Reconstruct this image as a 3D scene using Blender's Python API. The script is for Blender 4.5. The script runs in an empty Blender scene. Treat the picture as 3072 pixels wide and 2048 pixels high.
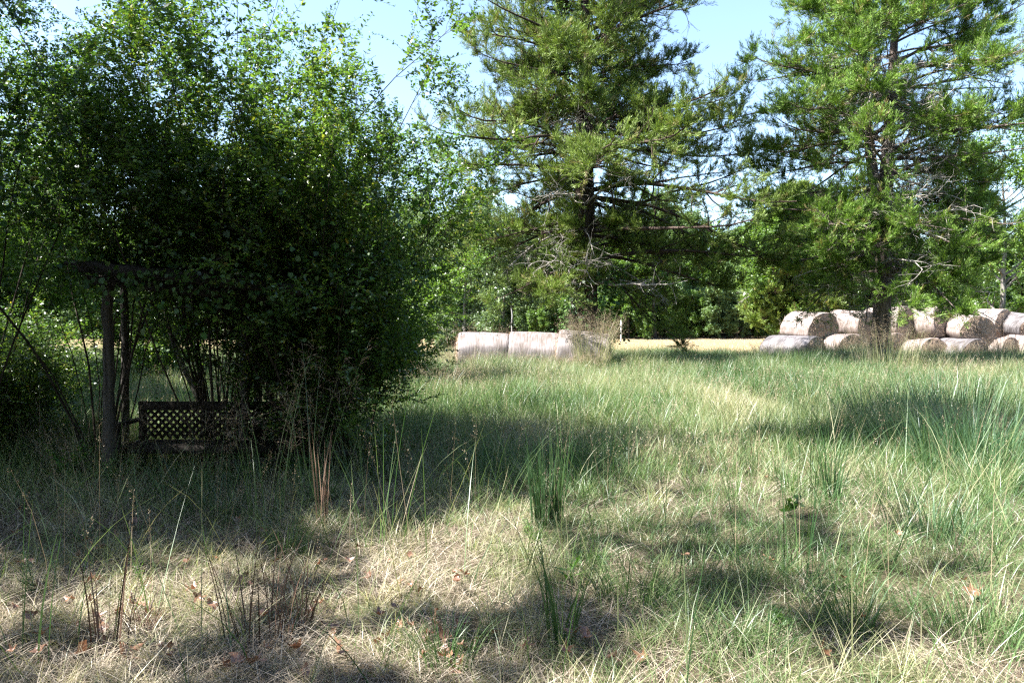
import bpy, math
import numpy as np
from mathutils import Vector

R = math.radians
scene = bpy.context.scene
COL = scene.collection
rng = np.random.default_rng(7)

# ------------------------------------------------------------------ camera, sky, sun, exposure
F_PX, HORIZON, CAM_H = 2400.0, 972.0, 1.6
cam = bpy.data.objects.new('camera', bpy.data.cameras.new('camera'))
COL.objects.link(cam)
cam.location = (0, 0, CAM_H)
cam.rotation_euler = (R(90) - math.atan((1024 - HORIZON) / F_PX), 0, 0)
cam.data.sensor_width = 36.0
cam.data.lens = 36.0 * F_PX / 3072.0
cam.data.clip_end = 2000
scene.camera = cam

SUN_EL, SUN_AZ = 54.0, -104.0          # azimuth: clockwise from +Y seen from above
world = bpy.data.worlds.new("World")
scene.world = world
world.use_nodes = True
wn = world.node_tree
bg = wn.nodes['Background']
sky = wn.nodes.new('ShaderNodeTexSky')
sky.sky_type = 'NISHITA'
sky.sun_disc = False
sky.sun_elevation = R(SUN_EL)
sky.sun_rotation = R(SUN_AZ)
sky.air_density = 1.0
sky.dust_density = 1.2
sky.ozone_density = 2.0
wn.links.new(sky.outputs[0], bg.inputs[0])
bg.inputs[1].default_value = 0.088
sd = Vector((math.sin(R(SUN_AZ)) * math.cos(R(SUN_EL)), math.cos(R(SUN_AZ)) * math.cos(R(SUN_EL)), math.sin(R(SUN_EL))))
sun = bpy.data.objects.new('sun', bpy.data.lights.new('sun', 'SUN'))
COL.objects.link(sun)
sun.data.energy = 5.0
sun.data.angle = R(0.55)
sun.data.color = (1.0, 0.95, 0.87)
sun.rotation_euler = (-sd).to_track_quat('-Z', 'Y').to_euler()
sun.location = (-20, 10, 30)
scene.view_settings.view_transform = 'Standard'
scene.view_settings.look = 'None'
scene.view_settings.exposure = 2.3
scene.view_settings.gamma = 1.0
scene.render.film_transparent = False
cy = scene.cycles
cy.max_bounces = 6
cy.diffuse_bounces = 3
cy.glossy_bounces = 2
cy.transmission_bounces = 4
cy.transparent_max_bounces = 4
cy.caustics_reflective = False
cy.caustics_refractive = False
cy.sample_clamp_indirect = 6.0
cy.use_denoising = False
cy.pixel_filter_type = 'BLACKMAN_HARRIS'
cy.filter_width = 1.3

# ------------------------------------------------------------------ helpers
def px(u, v, d):
    """photo pixel at depth d -> world point"""
    return np.array([(u - 1536) / F_PX * d, d, CAM_H - (v - HORIZON) / F_PX * d])

def nrm(a):
    return a / np.maximum(np.linalg.norm(a, axis=-1, keepdims=True), 1e-9)

def sstep(a, b, x):
    t = np.clip((x - a) / (b - a), 0, 1)
    return t * t * (3 - 2 * t)

def vnoise(x, y, seed=0):
    x = np.asarray(x, float); y = np.asarray(y, float)
    xi = np.floor(x).astype(np.int64); yi = np.floor(y).astype(np.int64)
    fx = x - xi; fy = y - yi
    fx = fx * fx * (3 - 2 * fx); fy = fy * fy * (3 - 2 * fy)
    def h(i, j):
        n = (i * 374761393 + j * 668265263 + seed * 974711) & 0xffffffff
        n = ((n ^ (n >> 13)) * 1274126177) & 0xffffffff
        return ((n ^ (n >> 16)) & 0xffff) / 65535.0
    a = h(xi, yi) * (1 - fx) + h(xi + 1, yi) * fx
    b = h(xi, yi + 1) * (1 - fx) + h(xi + 1, yi + 1) * fx
    return a * (1 - fy) + b * fy

def fbm(x, y, seed=0):
    return (vnoise(x, y, seed) * .55 + vnoise(x * 2.1, y * 2.1, seed + 1) * .3 + vnoise(x * 4.3, y * 4.3, seed + 2) * .15)

def gz(x, y):
    """height of the ground"""
    x = np.asarray(x, float); y = np.asarray(y, float)
    z = 0.72 * sstep(34, 74, y) + 0.012 * np.maximum(y - 74, 0)
    near = 1 - sstep(30, 45, y)
    z = z + near * (0.10 * (fbm(x * .45, y * .45, 3) - .5) + 0.05 * (vnoise(x * 2.2, y * 2.2, 5) - .5))
    return z

class Acc:
    def __init__(s): s.V = []; s.F = []; s.T = []; s.n = 0
    def add(s, V, F, T=None):
        V = np.asarray(V, np.float32).reshape(-1, 3); F = np.asarray(F, np.int64)
        s.V.append(V); s.F.append(F + s.n)
        s.T.append(np.full(len(V), .5, np.float32) if T is None else np.asarray(T, np.float32)); s.n += len(V)
    def build(s, name, mat, parent=None, smooth=False, label=None, kind=None, origin=None):
        V = np.concatenate(s.V); T = np.concatenate(s.T)
        if origin is not None: V = V - np.asarray(origin, np.float32)
        me = bpy.data.meshes.new(name)
        me.vertices.add(len(V)); me.vertices.foreach_set('co', V.ravel())
        nl = sum(f.size for f in s.F); npoly = sum(len(f) for f in s.F)
        me.loops.add(nl); me.loops.foreach_set('vertex_index', np.concatenate([f.ravel() for f in s.F]).astype(np.int32))
        tot = np.concatenate([np.full(len(f), f.shape[1], np.int32) for f in s.F])
        st = np.concatenate([[0], np.cumsum(tot)[:-1]]).astype(np.int32)
        me.polygons.add(npoly)
        me.polygons.foreach_set('loop_start', st); me.polygons.foreach_set('loop_total', tot)
        if smooth: me.polygons.foreach_set('use_smooth', np.ones(npoly, bool))
        at = me.attributes.new('tint', 'FLOAT', 'POINT'); at.data.foreach_set('value', T)
        me.materials.append(mat)
        me.update(calc_edges=True)
        o = bpy.data.objects.new(name, me); COL.objects.link(o)
        if parent is not None: o.parent = parent
        if label: o['label'] = label
        if kind: o['kind'] = kind
        return o

def thing(name, label, cat, loc=(0, 0, 0), rz=0.0, group=None):
    o = bpy.data.objects.new(name, None); COL.objects.link(o)
    o.location = loc; o.rotation_euler = (0, 0, rz); o.empty_display_size = .2
    o['label'] = label; o['category'] = cat
    if group: o['group'] = group
    return o

def dup(root, loc, rz, label, group=None, sc=None):
    r = root.copy(); COL.objects.link(r); r.location = loc; r.rotation_euler = (0, 0, rz); r['label'] = label
    if group: r['group'] = group
    if sc is not None: r.scale = (sc, sc, sc) if np.isscalar(sc) else sc
    for ch in list(root.children):
        c = ch.copy(); COL.objects.link(c); c.parent = r
        for g in list(ch.children):
            d = g.copy(); COL.objects.link(d); d.parent = c
    return r

# ------------------------------------------------------------------ materials
def nodes(name):
    m = bpy.data.materials.new(name); m.use_nodes = True
    nt = m.node_tree; nt.nodes.clear()
    out = nt.nodes.new('ShaderNodeOutputMaterial')
    return m, nt, out

def ramp(nt, stops):
    r = nt.nodes.new('ShaderNodeValToRGB')
    while len(r.color_ramp.elements) < len(stops): r.color_ramp.elements.new(.5)
    for e, (p, c) in zip(r.color_ramp.elements, stops):
        e.position = p; e.color = (*c, 1)
    return r

def leafmat(name, stops, trans=.35, gloss=.05, rough=.4, tcol=(1.15, 1.25, .55)):
    m, nt, out = nodes(name)
    a = nt.nodes.new('ShaderNodeAttribute'); a.attribute_name = 'tint'
    r = ramp(nt, stops); nt.links.new(a.outputs['Fac'], r.inputs[0])
    d = nt.nodes.new('ShaderNodeBsdfDiffuse'); nt.links.new(r.outputs[0], d.inputs[0])
    t = nt.nodes.new('ShaderNodeBsdfTranslucent')
    mul = nt.nodes.new('ShaderNodeMix'); mul.data_type = 'RGBA'; mul.blend_type = 'MULTIPLY'; mul.inputs[0].default_value = 1
    nt.links.new(r.outputs[0], mul.inputs[6]); mul.inputs[7].default_value = (*tcol, 1)
    nt.links.new(mul.outputs[2], t.inputs[0])
    mx = nt.nodes.new('ShaderNodeMixShader'); mx.inputs[0].default_value = trans
    nt.links.new(d.outputs[0], mx.inputs[1]); nt.links.new(t.outputs[0], mx.inputs[2])
    last = mx
    if gloss > 0:
        g = nt.nodes.new('ShaderNodeBsdfGlossy'); g.inputs['Roughness'].default_value = rough
        g.inputs[0].default_value = (.9, .95, 1, 1)
        m2 = nt.nodes.new('ShaderNodeMixShader'); m2.inputs[0].default_value = gloss
        nt.links.new(mx.outputs[0], m2.inputs[1]); nt.links.new(g.outputs[0], m2.inputs[2]); last = m2
    nt.links.new(last.outputs[0], out.inputs[0])
    return m

def barkmat(name, c0, c1, scale=(14, 14, 2.5), bump=.6, rough=.9):
    m, nt, out = nodes(name)
    tc = nt.nodes.new('ShaderNodeTexCoord'); mp = nt.nodes.new('ShaderNodeMapping'); mp.inputs['Scale'].default_value = scale
    nt.links.new(tc.outputs['Object'], mp.inputs[0])
    n = nt.nodes.new('ShaderNodeTexNoise'); n.inputs['Scale'].default_value = 1.0; n.inputs['Detail'].default_value = 6
    nt.links.new(mp.outputs[0], n.inputs[0])
    r = ramp(nt, [(.3, c0), (.7, c1)]); nt.links.new(n.outputs[0], r.inputs[0])
    b = nt.nodes.new('ShaderNodeBump'); b.inputs['Strength'].default_value = bump; b.inputs['Distance'].default_value = .03
    nt.links.new(n.outputs[0], b.inputs['Height'])
    p = nt.nodes.new('ShaderNodeBsdfPrincipled'); p.inputs['Roughness'].default_value = rough
    p.inputs['Specular IOR Level'].default_value = .2
    nt.links.new(r.outputs[0], p.inputs[0]); nt.links.new(b.outputs[0], p.inputs['Normal']); nt.links.new(p.outputs[0], out.inputs[0])
    return m

M = {}
M['cedar'] = leafmat('cedar_foliage', [(0, (.055, .09, .026)), (.45, (.14, .205, .045)), (.8, (.235, .32, .075)), (1, (.22, .155, .085))], trans=.22, gloss=.02, rough=.5)
M['cedar_bright'] = leafmat('cedar_foliage_fresh', [(0, (.05, .10, .024)), (.45, (.125, .22, .036)), (.8, (.205, .335, .055)), (1, (.23, .155, .085))], trans=.22, gloss=.02, rough=.5)
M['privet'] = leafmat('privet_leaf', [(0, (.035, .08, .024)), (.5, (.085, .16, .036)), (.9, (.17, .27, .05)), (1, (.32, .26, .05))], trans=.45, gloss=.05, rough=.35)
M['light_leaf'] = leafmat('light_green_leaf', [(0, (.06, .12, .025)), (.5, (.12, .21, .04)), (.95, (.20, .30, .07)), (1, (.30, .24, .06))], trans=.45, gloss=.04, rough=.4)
M['far_leaf'] = leafmat('far_tree_leaf', [(0, (.06, .11, .045)), (.5, (.12, .19, .065)), (1, (.20, .28, .10))], trans=.3, gloss=.03, rough=.5)
M['willow_leaf'] = leafmat('pale_leaf', [(0, (.06, .10, .05)), (.6, (.13, .19, .09)), (1, (.23, .29, .16))], trans=.35, gloss=.04)
M['heart_leaf'] = leafmat('heart_leaf', [(0, (.03, .09, .015)), (.6, (.06, .155, .022)), (.96, (.12, .23, .05)), (1, (.36, .27, .06))], trans=.45, gloss=.035, rough=.4)
M['vine_leaf'] = leafmat('vine_leaf', [(0, (.03, .08, .02)), (.6, (.07, .15, .03)), (1, (.13, .22, .06))], trans=.35, gloss=.03, rough=.45)
M['grass'] = leafmat('grass_blade', [(0, (.04, .095, .035)), (.28, (.085, .165, .055)), (.5, (.17, .25, .105)), (.7, (.32, .335, .185)), (1, (.50, .445, .33))], trans=.38, gloss=.035, rough=.4, tcol=(1.1, 1.15, .7))
M['straw'] = leafmat('dry_straw', [(0, (.13, .10, .08)), (.4, (.28, .235, .18)), (.8, (.44, .385, .31)), (1, (.56, .50, .42))], trans=.2, gloss=.02, tcol=(1, .95, .8))
M['rush'] = leafmat('rush_blade', [(0, (.02, .05, .02)), (.5, (.04, .095, .035)), (1, (.09, .16, .05))], trans=.25, gloss=.04)
M['blue_grass'] = leafmat('bluish_grass', [(0, (.045, .105, .06)), (.5, (.09, .175, .09)), (1, (.22, .28, .13))], trans=.35, gloss=.04)
M['dead_stem'] = leafmat('dead_stem', [(0, (.07, .045, .035)), (.5, (.17, .10, .075)), (1, (.40, .27, .20))], trans=.0, gloss=.03, tcol=(1, 1, 1))
M['seed'] = leafmat('grass_seed', [(0, (.16, .11, .08)), (.5, (.34, .26, .18)), (1, (.52, .45, .33))], trans=.25, gloss=.02, tcol=(1, .95, .85))
M['fallen'] = leafmat('fallen_leaf', [(0, (.10, .055, .035)), (.5, (.26, .14, .09)), (1, (.42, .27, .19))], trans=.2, gloss=.05, rough=.35, tcol=(1.1, .9, .7))
M['weed'] = leafmat('weed_leaf', [(0, (.06, .15, .03)), (.6, (.12, .26, .05)), (1, (.2, .36, .09))], trans=.4, gloss=.04)
M['bark'] = barkmat('cedar_bark', (.028, .02, .017), (.11, .08, .068), (16, 16, 1.6), .9)
M['pale_bark'] = barkmat('pale_cedar_bark', (.055, .042, .038), (.22, .18, .16), (16, 16, 1.6), .9)
M['grey_bark'] = barkmat('grey_bark', (.10, .09, .085), (.30, .28, .26), (10, 10, 3))
M['dead_wood'] = barkmat('dead_wood', (.20, .18, .165), (.46, .43, .40), (20, 20, 6), .3)
M['stem_bark'] = barkmat('stem_bark', (.028, .024, .02), (.085, .07, .058), (30, 30, 8), .3)
M['post_wood'] = barkmat('post_wood', (.05, .046, .043), (.13, .12, .112), (30, 30, 1.6), .5)
M['old_wood'] = barkmat('old_wood', (.022, .019, .017), (.06, .053, .048), (22, 4, 22), .5)

def ground_mat():
    m, nt, out = nodes('ground')
    g = nt.nodes.new('ShaderNodeNewGeometry')
    n1 = nt.nodes.new('ShaderNodeTexNoise'); n1.inputs['Scale'].default_value = .9; n1.inputs['Detail'].default_value = 8; n1.inputs['Roughness'].default_value = .65
    n2 = nt.nodes.new('ShaderNodeTexNoise'); n2.inputs['Scale'].default_value = 38; n2.inputs['Detail'].default_value = 6
    for n in (n1, n2): nt.links.new(g.outputs['Position'], n.inputs[0])
    soil = ramp(nt, [(.25, (.03, .025, .02)), (.5, (.085, .068, .05)), (.75, (.17, .14, .105))]); nt.links.new(n2.outputs[0], soil.inputs[0])
    turf = ramp(nt, [(.25, (.03, .035, .018)), (.55, (.075, .08, .04)), (.8, (.15, .135, .085))]); nt.links.new(n2.outputs[0], turf.inputs[0])
    f1 = ramp(nt, [(.42, (0, 0, 0)), (.6, (1, 1, 1))]); nt.links.new(n1.outputs[0], f1.inputs[0])
    mix = nt.nodes.new('ShaderNodeMix'); mix.data_type = 'RGBA'
    nt.links.new(f1.outputs[0], mix.inputs[0]); nt.links.new(soil.outputs[0], mix.inputs[6]); nt.links.new(turf.outputs[0], mix.inputs[7])
    hay = ramp(nt, [(.25, (.19, .145, .08)), (.55, (.29, .225, .125)), (.8, (.36, .29, .175))]); nt.links.new(n2.outputs[0], hay.inputs[0])
    sep = nt.nodes.new('ShaderNodeSeparateXYZ'); nt.links.new(g.outputs['Position'], sep.inputs[0])
    mr = nt.nodes.new('ShaderNodeMapRange'); mr.inputs[1].default_value = 30; mr.inputs[2].default_value = 37
    nt.links.new(sep.outputs[1], mr.inputs[0])
    mix2 = nt.nodes.new('ShaderNodeMix'); mix2.data_type = 'RGBA'
    nt.links.new(mr.outputs[0], mix2.inputs[0]); nt.links.new(mix.outputs[2], mix2.inputs[6]); nt.links.new(hay.outputs[0], mix2.inputs[7])
    mr2 = nt.nodes.new('ShaderNodeMapRange'); mr2.inputs[1].default_value = 58; mr2.inputs[2].default_value = 62
    nt.links.new(sep.outputs[1], mr2.inputs[0])
    mix3 = nt.nodes.new('ShaderNodeMix'); mix3.data_type = 'RGBA'
    litter = ramp(nt, [(.25, (.025, .02, .012)), (.55, (.06, .05, .028)), (.8, (.09, .085, .04))]); nt.links.new(n2.outputs[0], litter.inputs[0])
    nt.links.new(mr2.outputs[0], mix3.inputs[0]); nt.links.new(mix2.outputs[2], mix3.inputs[6]); nt.links.new(litter.outputs[0], mix3.inputs[7]); mix2 = mix3
    b = nt.nodes.new('ShaderNodeBump'); b.inputs['Strength'].default_value = .6; b.inputs['Distance'].default_value = .05
    nt.links.new(n2.outputs[0], b.inputs['Height'])
    d = nt.nodes.new('ShaderNodeBsdfDiffuse'); nt.links.new(mix2.outputs[2], d.inputs[0]); nt.links.new(b.outputs[0], d.inputs['Normal'])
    nt.links.new(d.outputs[0], out.inputs[0])
    return m
M['ground'] = ground_mat()

def wrap_mat(name, white, hay, lo, hi):
    m, nt, out = nodes(name)
    tc = nt.nodes.new('ShaderNodeTexCoord')
    mp = nt.nodes.new('ShaderNodeMapping'); mp.inputs['Scale'].default_value = (4, 26, 4)
    nt.links.new(tc.outputs['Object'], mp.inputs[0])
    n = nt.nodes.new('ShaderNodeTexNoise'); n.inputs['Scale'].default_value = 1; n.inputs['Detail'].default_value = 5
    nt.links.new(mp.outputs[0], n.inputs[0])
    n2 = nt.nodes.new('ShaderNodeTexNoise'); n2.inputs['Scale'].default_value = 3.2; n2.inputs['Detail'].default_value = 6
    nt.links.new(tc.outputs['Object'], n2.inputs[0])
    ad = nt.nodes.new('ShaderNodeMath'); ad.operation = 'ADD'
    nt.links.new(n.outputs[0], ad.inputs[0]); nt.links.new(n2.outputs[0], ad.inputs[1])
    r = ramp(nt, [(lo, hay), (hi, white)])
    hf = nt.nodes.new('ShaderNodeMath'); hf.operation = 'MULTIPLY'; hf.inputs[1].default_value = .5
    nt.links.new(ad.outputs[0], hf.inputs[0]); nt.links.new(hf.outputs[0], r.inputs[0])
    b = nt.nodes.new('ShaderNodeBump'); b.inputs['Strength'].default_value = .5; b.inputs['Distance'].default_value = .03
    nt.links.new(ad.outputs[0], b.inputs['Height'])
    p = nt.nodes.new('ShaderNodeBsdfPrincipled'); p.inputs['Roughness'].default_value = .55; p.inputs['Specular IOR Level'].default_value = .3
    nt.links.new(r.outputs[0], p.inputs[0]); nt.links.new(b.outputs[0], p.inputs['Normal']); nt.links.new(p.outputs[0], out.inputs[0])
    return m
M['wrap'] = wrap_mat('net_wrap', (.29, .245, .238), (.13, .10, .083), .37, .64)
M['row_wrap'] = wrap_mat('row_wrap', (.25, .225, .23), (.11, .09, .08), .38, .64)
M['old_wrap'] = wrap_mat('weathered_wrap', (.17, .16, .17), (.065, .058, .058), .42, .60)

def hay_mat(name='cut_hay', dark=(.20, .14, .105), mid=(.38, .285, .22), light=(.50, .40, .31)):
    m, nt, out = nodes(name)
    tc = nt.nodes.new('ShaderNodeTexCoord')
    n = nt.nodes.new('ShaderNodeTexNoise'); n.inputs['Scale'].default_value = 34; n.inputs['Detail'].default_value = 8; n.inputs['Roughness'].default_value = .6
    nt.links.new(tc.outputs['Object'], n.inputs[0])
    w = nt.nodes.new('ShaderNodeTexWave'); w.wave_type = 'RINGS'; w.rings_direction = 'Y'; w.inputs['Scale'].default_value = 7; w.inputs['Distortion'].default_value = 5; w.inputs['Detail'].default_value = 4
    nt.links.new(tc.outputs['Object'], w.inputs[0])
    mx = nt.nodes.new('ShaderNodeMix'); mx.inputs[0].default_value = .3
    nt.links.new(n.outputs[0], mx.inputs[2]); nt.links.new(w.outputs['Fac'], mx.inputs[3])
    r = ramp(nt, [(.25, dark), (.5, mid), (.72, light)]); nt.links.new(mx.outputs[0], r.inputs[0])
    b = nt.nodes.new('ShaderNodeBump'); b.inputs['Strength'].default_value = 1; b.inputs['Distance'].default_value = .05
    nt.links.new(mx.outputs[0], b.inputs['Height'])
    d = nt.nodes.new('ShaderNodeBsdfDiffuse'); nt.links.new(r.outputs[0], d.inputs[0]); nt.links.new(b.outputs[0], d.inputs['Normal'])
    nt.links.new(d.outputs[0], out.inputs[0])
    return m
M['hay'] = hay_mat()

def plain(name, c, rough=.5, metal=0.):
    m, nt, out = nodes(name)
    n = nt.nodes.new('ShaderNodeTexNoise'); n.inputs['Scale'].default_value = 9; n.inputs['Detail'].default_value = 5
    r = ramp(nt, [(.3, tuple(x * .75 for x in c)), (.7, c)]); nt.links.new(n.outputs[0], r.inputs[0])
    p = nt.nodes.new('ShaderNodeBsdfPrincipled'); p.inputs['Roughness'].default_value = rough; p.inputs['Metallic'].default_value = metal
    nt.links.new(r.outputs[0], p.inputs[0]); nt.links.new(p.outputs[0], out.inputs[0])
    return m
M['white_paint'] = plain('white_paint', (.75, .76, .76))
M['grey_metal'] = plain('grey_metal', (.38, .38, .38), .5, .3)

# ------------------------------------------------------------------ shape generators
def tubes(P, Rd, sides=5):
    """P (M,K,3) polylines, Rd (M,K) radii -> verts, quads"""
    Mn, K, _ = P.shape
    T = np.empty_like(P); T[:, 1:-1] = P[:, 2:] - P[:, :-2]; T[:, 0] = P[:, 1] - P[:, 0]; T[:, -1] = P[:, -1] - P[:, -2]
    T = nrm(T)
    main = nrm(P[:, -1] - P[:, 0])
    ref = np.where(np.abs(main[:, 2:3]) < .8, np.array([[0, 0, 1.]]), np.array([[1., 0, 0]]))
    A = nrm(np.cross(T, ref[:, None, :])); B = np.cross(T, A)
    th = np.arange(sides) / sides * 2 * np.pi
    V = P[:, :, None, :] + Rd[:, :, None, None] * (np.cos(th)[None, None, :, None] * A[:, :, None, :] + np.sin(th)[None, None, :, None] * B[:, :, None, :])
    i = np.arange(Mn)[:, None, None] * K * sides; k = np.arange(K - 1)[None, :, None] * sides
    s = np.arange(sides)[None, None, :]; s2 = (s + 1) % sides
    F = np.stack([i + k + s, i + k + s2, i + k + sides + s2, i + k + sides + s], -1).reshape(-1, 4)
    return V.reshape(-1, 3), F

def at(P, idx, t):
    K = P.shape[1]; f = np.clip(t, 0, 1) * (K - 1); i = np.minimum(f.astype(int), K - 2); w = (f - i)[:, None]
    a = P[idx, i]; b = P[idx, i + 1]
    return a * (1 - w) + b * w, nrm(b - a)

def grow(rg, P, Rd, n, t0, t1, length, ang, K=6, up=.2, noise=.2, rfac=.6, flat=1.0, tip=.3, rmin=.002):
    """children along parent polylines. length(idx, t, pos) -> metres; ang = (mean, spread) degrees"""
    Mn = len(P)
    n = np.full(Mn, n) if np.isscalar(n) else n
    idx = np.repeat(np.arange(Mn), n)
    t = t0 + (t1 - t0) * rg.random(len(idx)) ** .85
    pos, T = at(P, idx, t)
    e = rg.normal(size=(len(idx), 3)); e[:, 2] *= flat
    e = nrm(e - (e * T).sum(-1, keepdims=True) * T)
    a = np.radians(rg.normal(ang[0], ang[1], len(idx)))[:, None]
    d = nrm(np.cos(a) * T + np.sin(a) * e)
    L = length(idx, t, pos)
    C = np.empty((len(idx), K, 3)); C[:, 0] = pos
    for k in range(1, K):
        d = nrm(d + np.array([0, 0, up / (K - 1)]) + rg.normal(0, noise / (K - 1) ** .5, d.shape))
        C[:, k] = C[:, k - 1] + d * (L / (K - 1))[:, None]
    f = t * (Rd.shape[1] - 1); i = np.minimum(f.astype(int), Rd.shape[1] - 2)
    r0 = np.maximum(Rd[idx, i] * rfac, rmin)
    RR = r0[:, None] * np.linspace(1, tip, K)[None, :]
    return C, np.maximum(RR, rmin * .6), idx

def leaves(P, D, N, L, W, fold=.15, mid=.45):
    """one rhombic leaf per row"""
    D = nrm(D); S = nrm(np.cross(D, N)); U = np.cross(S, D)
    L = L[:, None]; W = W[:, None]
    b = P; m1 = P + D * L * mid + S * W * .5 + U * W * fold; m2 = P + D * L * mid - S * W * .5 + U * W * fold; t = P + D * L
    V = np.stack([b, m1, t, m2], 1).reshape(-1, 3)
    F = np.arange(len(P) * 4).reshape(-1, 4)
    return V, F

def twig_leaves(rg, C, n, L, W, t0=.08, spread=60, droop=.15, updir=1.0, jitter=.0):
    """leaves in alternating ranks along twigs"""
    Mn = len(C); idx = np.repeat(np.arange(Mn), n)
    t = np.tile(np.linspace(t0, 1, n), Mn) + rg.normal(0, .02, Mn * n)
    pos, T = at(C, idx, t)
    if jitter: pos = pos + rg.normal(0, jitter, pos.shape)
    up = np.array([0, 0, 1.]) * updir + rg.normal(0, .45, (len(idx), 3))
    side = nrm(np.cross(T, up)) * np.where(np.arange(len(idx)) % 2, 1, -1)[:, None]
    a = np.radians(rg.normal(spread, 16, len(idx)))[:, None]
    D = np.cos(a) * T + np.sin(a) * side + np.array([0, 0, -droop]) + rg.normal(0, .15, T.shape)
    N = up + rg.normal(0, .35, up.shape)
    sc = rg.uniform(.65, 1.2, len(idx)) * (1 - .35 * np.clip(t, 0, 1) ** 3)
    return leaves(pos, D, N, L * sc, W * sc)

def rep(x, k): return np.repeat(x, k)

# ------------------------------------------------------------------ ground
def make_ground():
    xs = np.concatenate([-np.geomspace(300, 12, 26), np.arange(-11.5, 11.6, .22), np.geomspace(12, 300, 26)])
    ys = np.concatenate([[-40, -20, -8, -3, 0], np.arange(1, 20, .22), np.geomspace(20, 420, 60)])
    X, Y = np.meshgrid(xs, ys); Z = gz(X, Y)
    V = np.stack([X, Y, Z], -1).reshape(-1, 3)
    nx, ny = len(xs), len(ys)
    i = (np.arange(ny - 1)[:, None] * nx + np.arange(nx - 1)[None, :]).ravel()
    a = Acc(); a.add(V, np.stack([i, i + 1, i + nx + 1, i + nx], -1))
    return a.build('ground', M['ground'], smooth=True, kind='structure')
make_ground()

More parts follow.
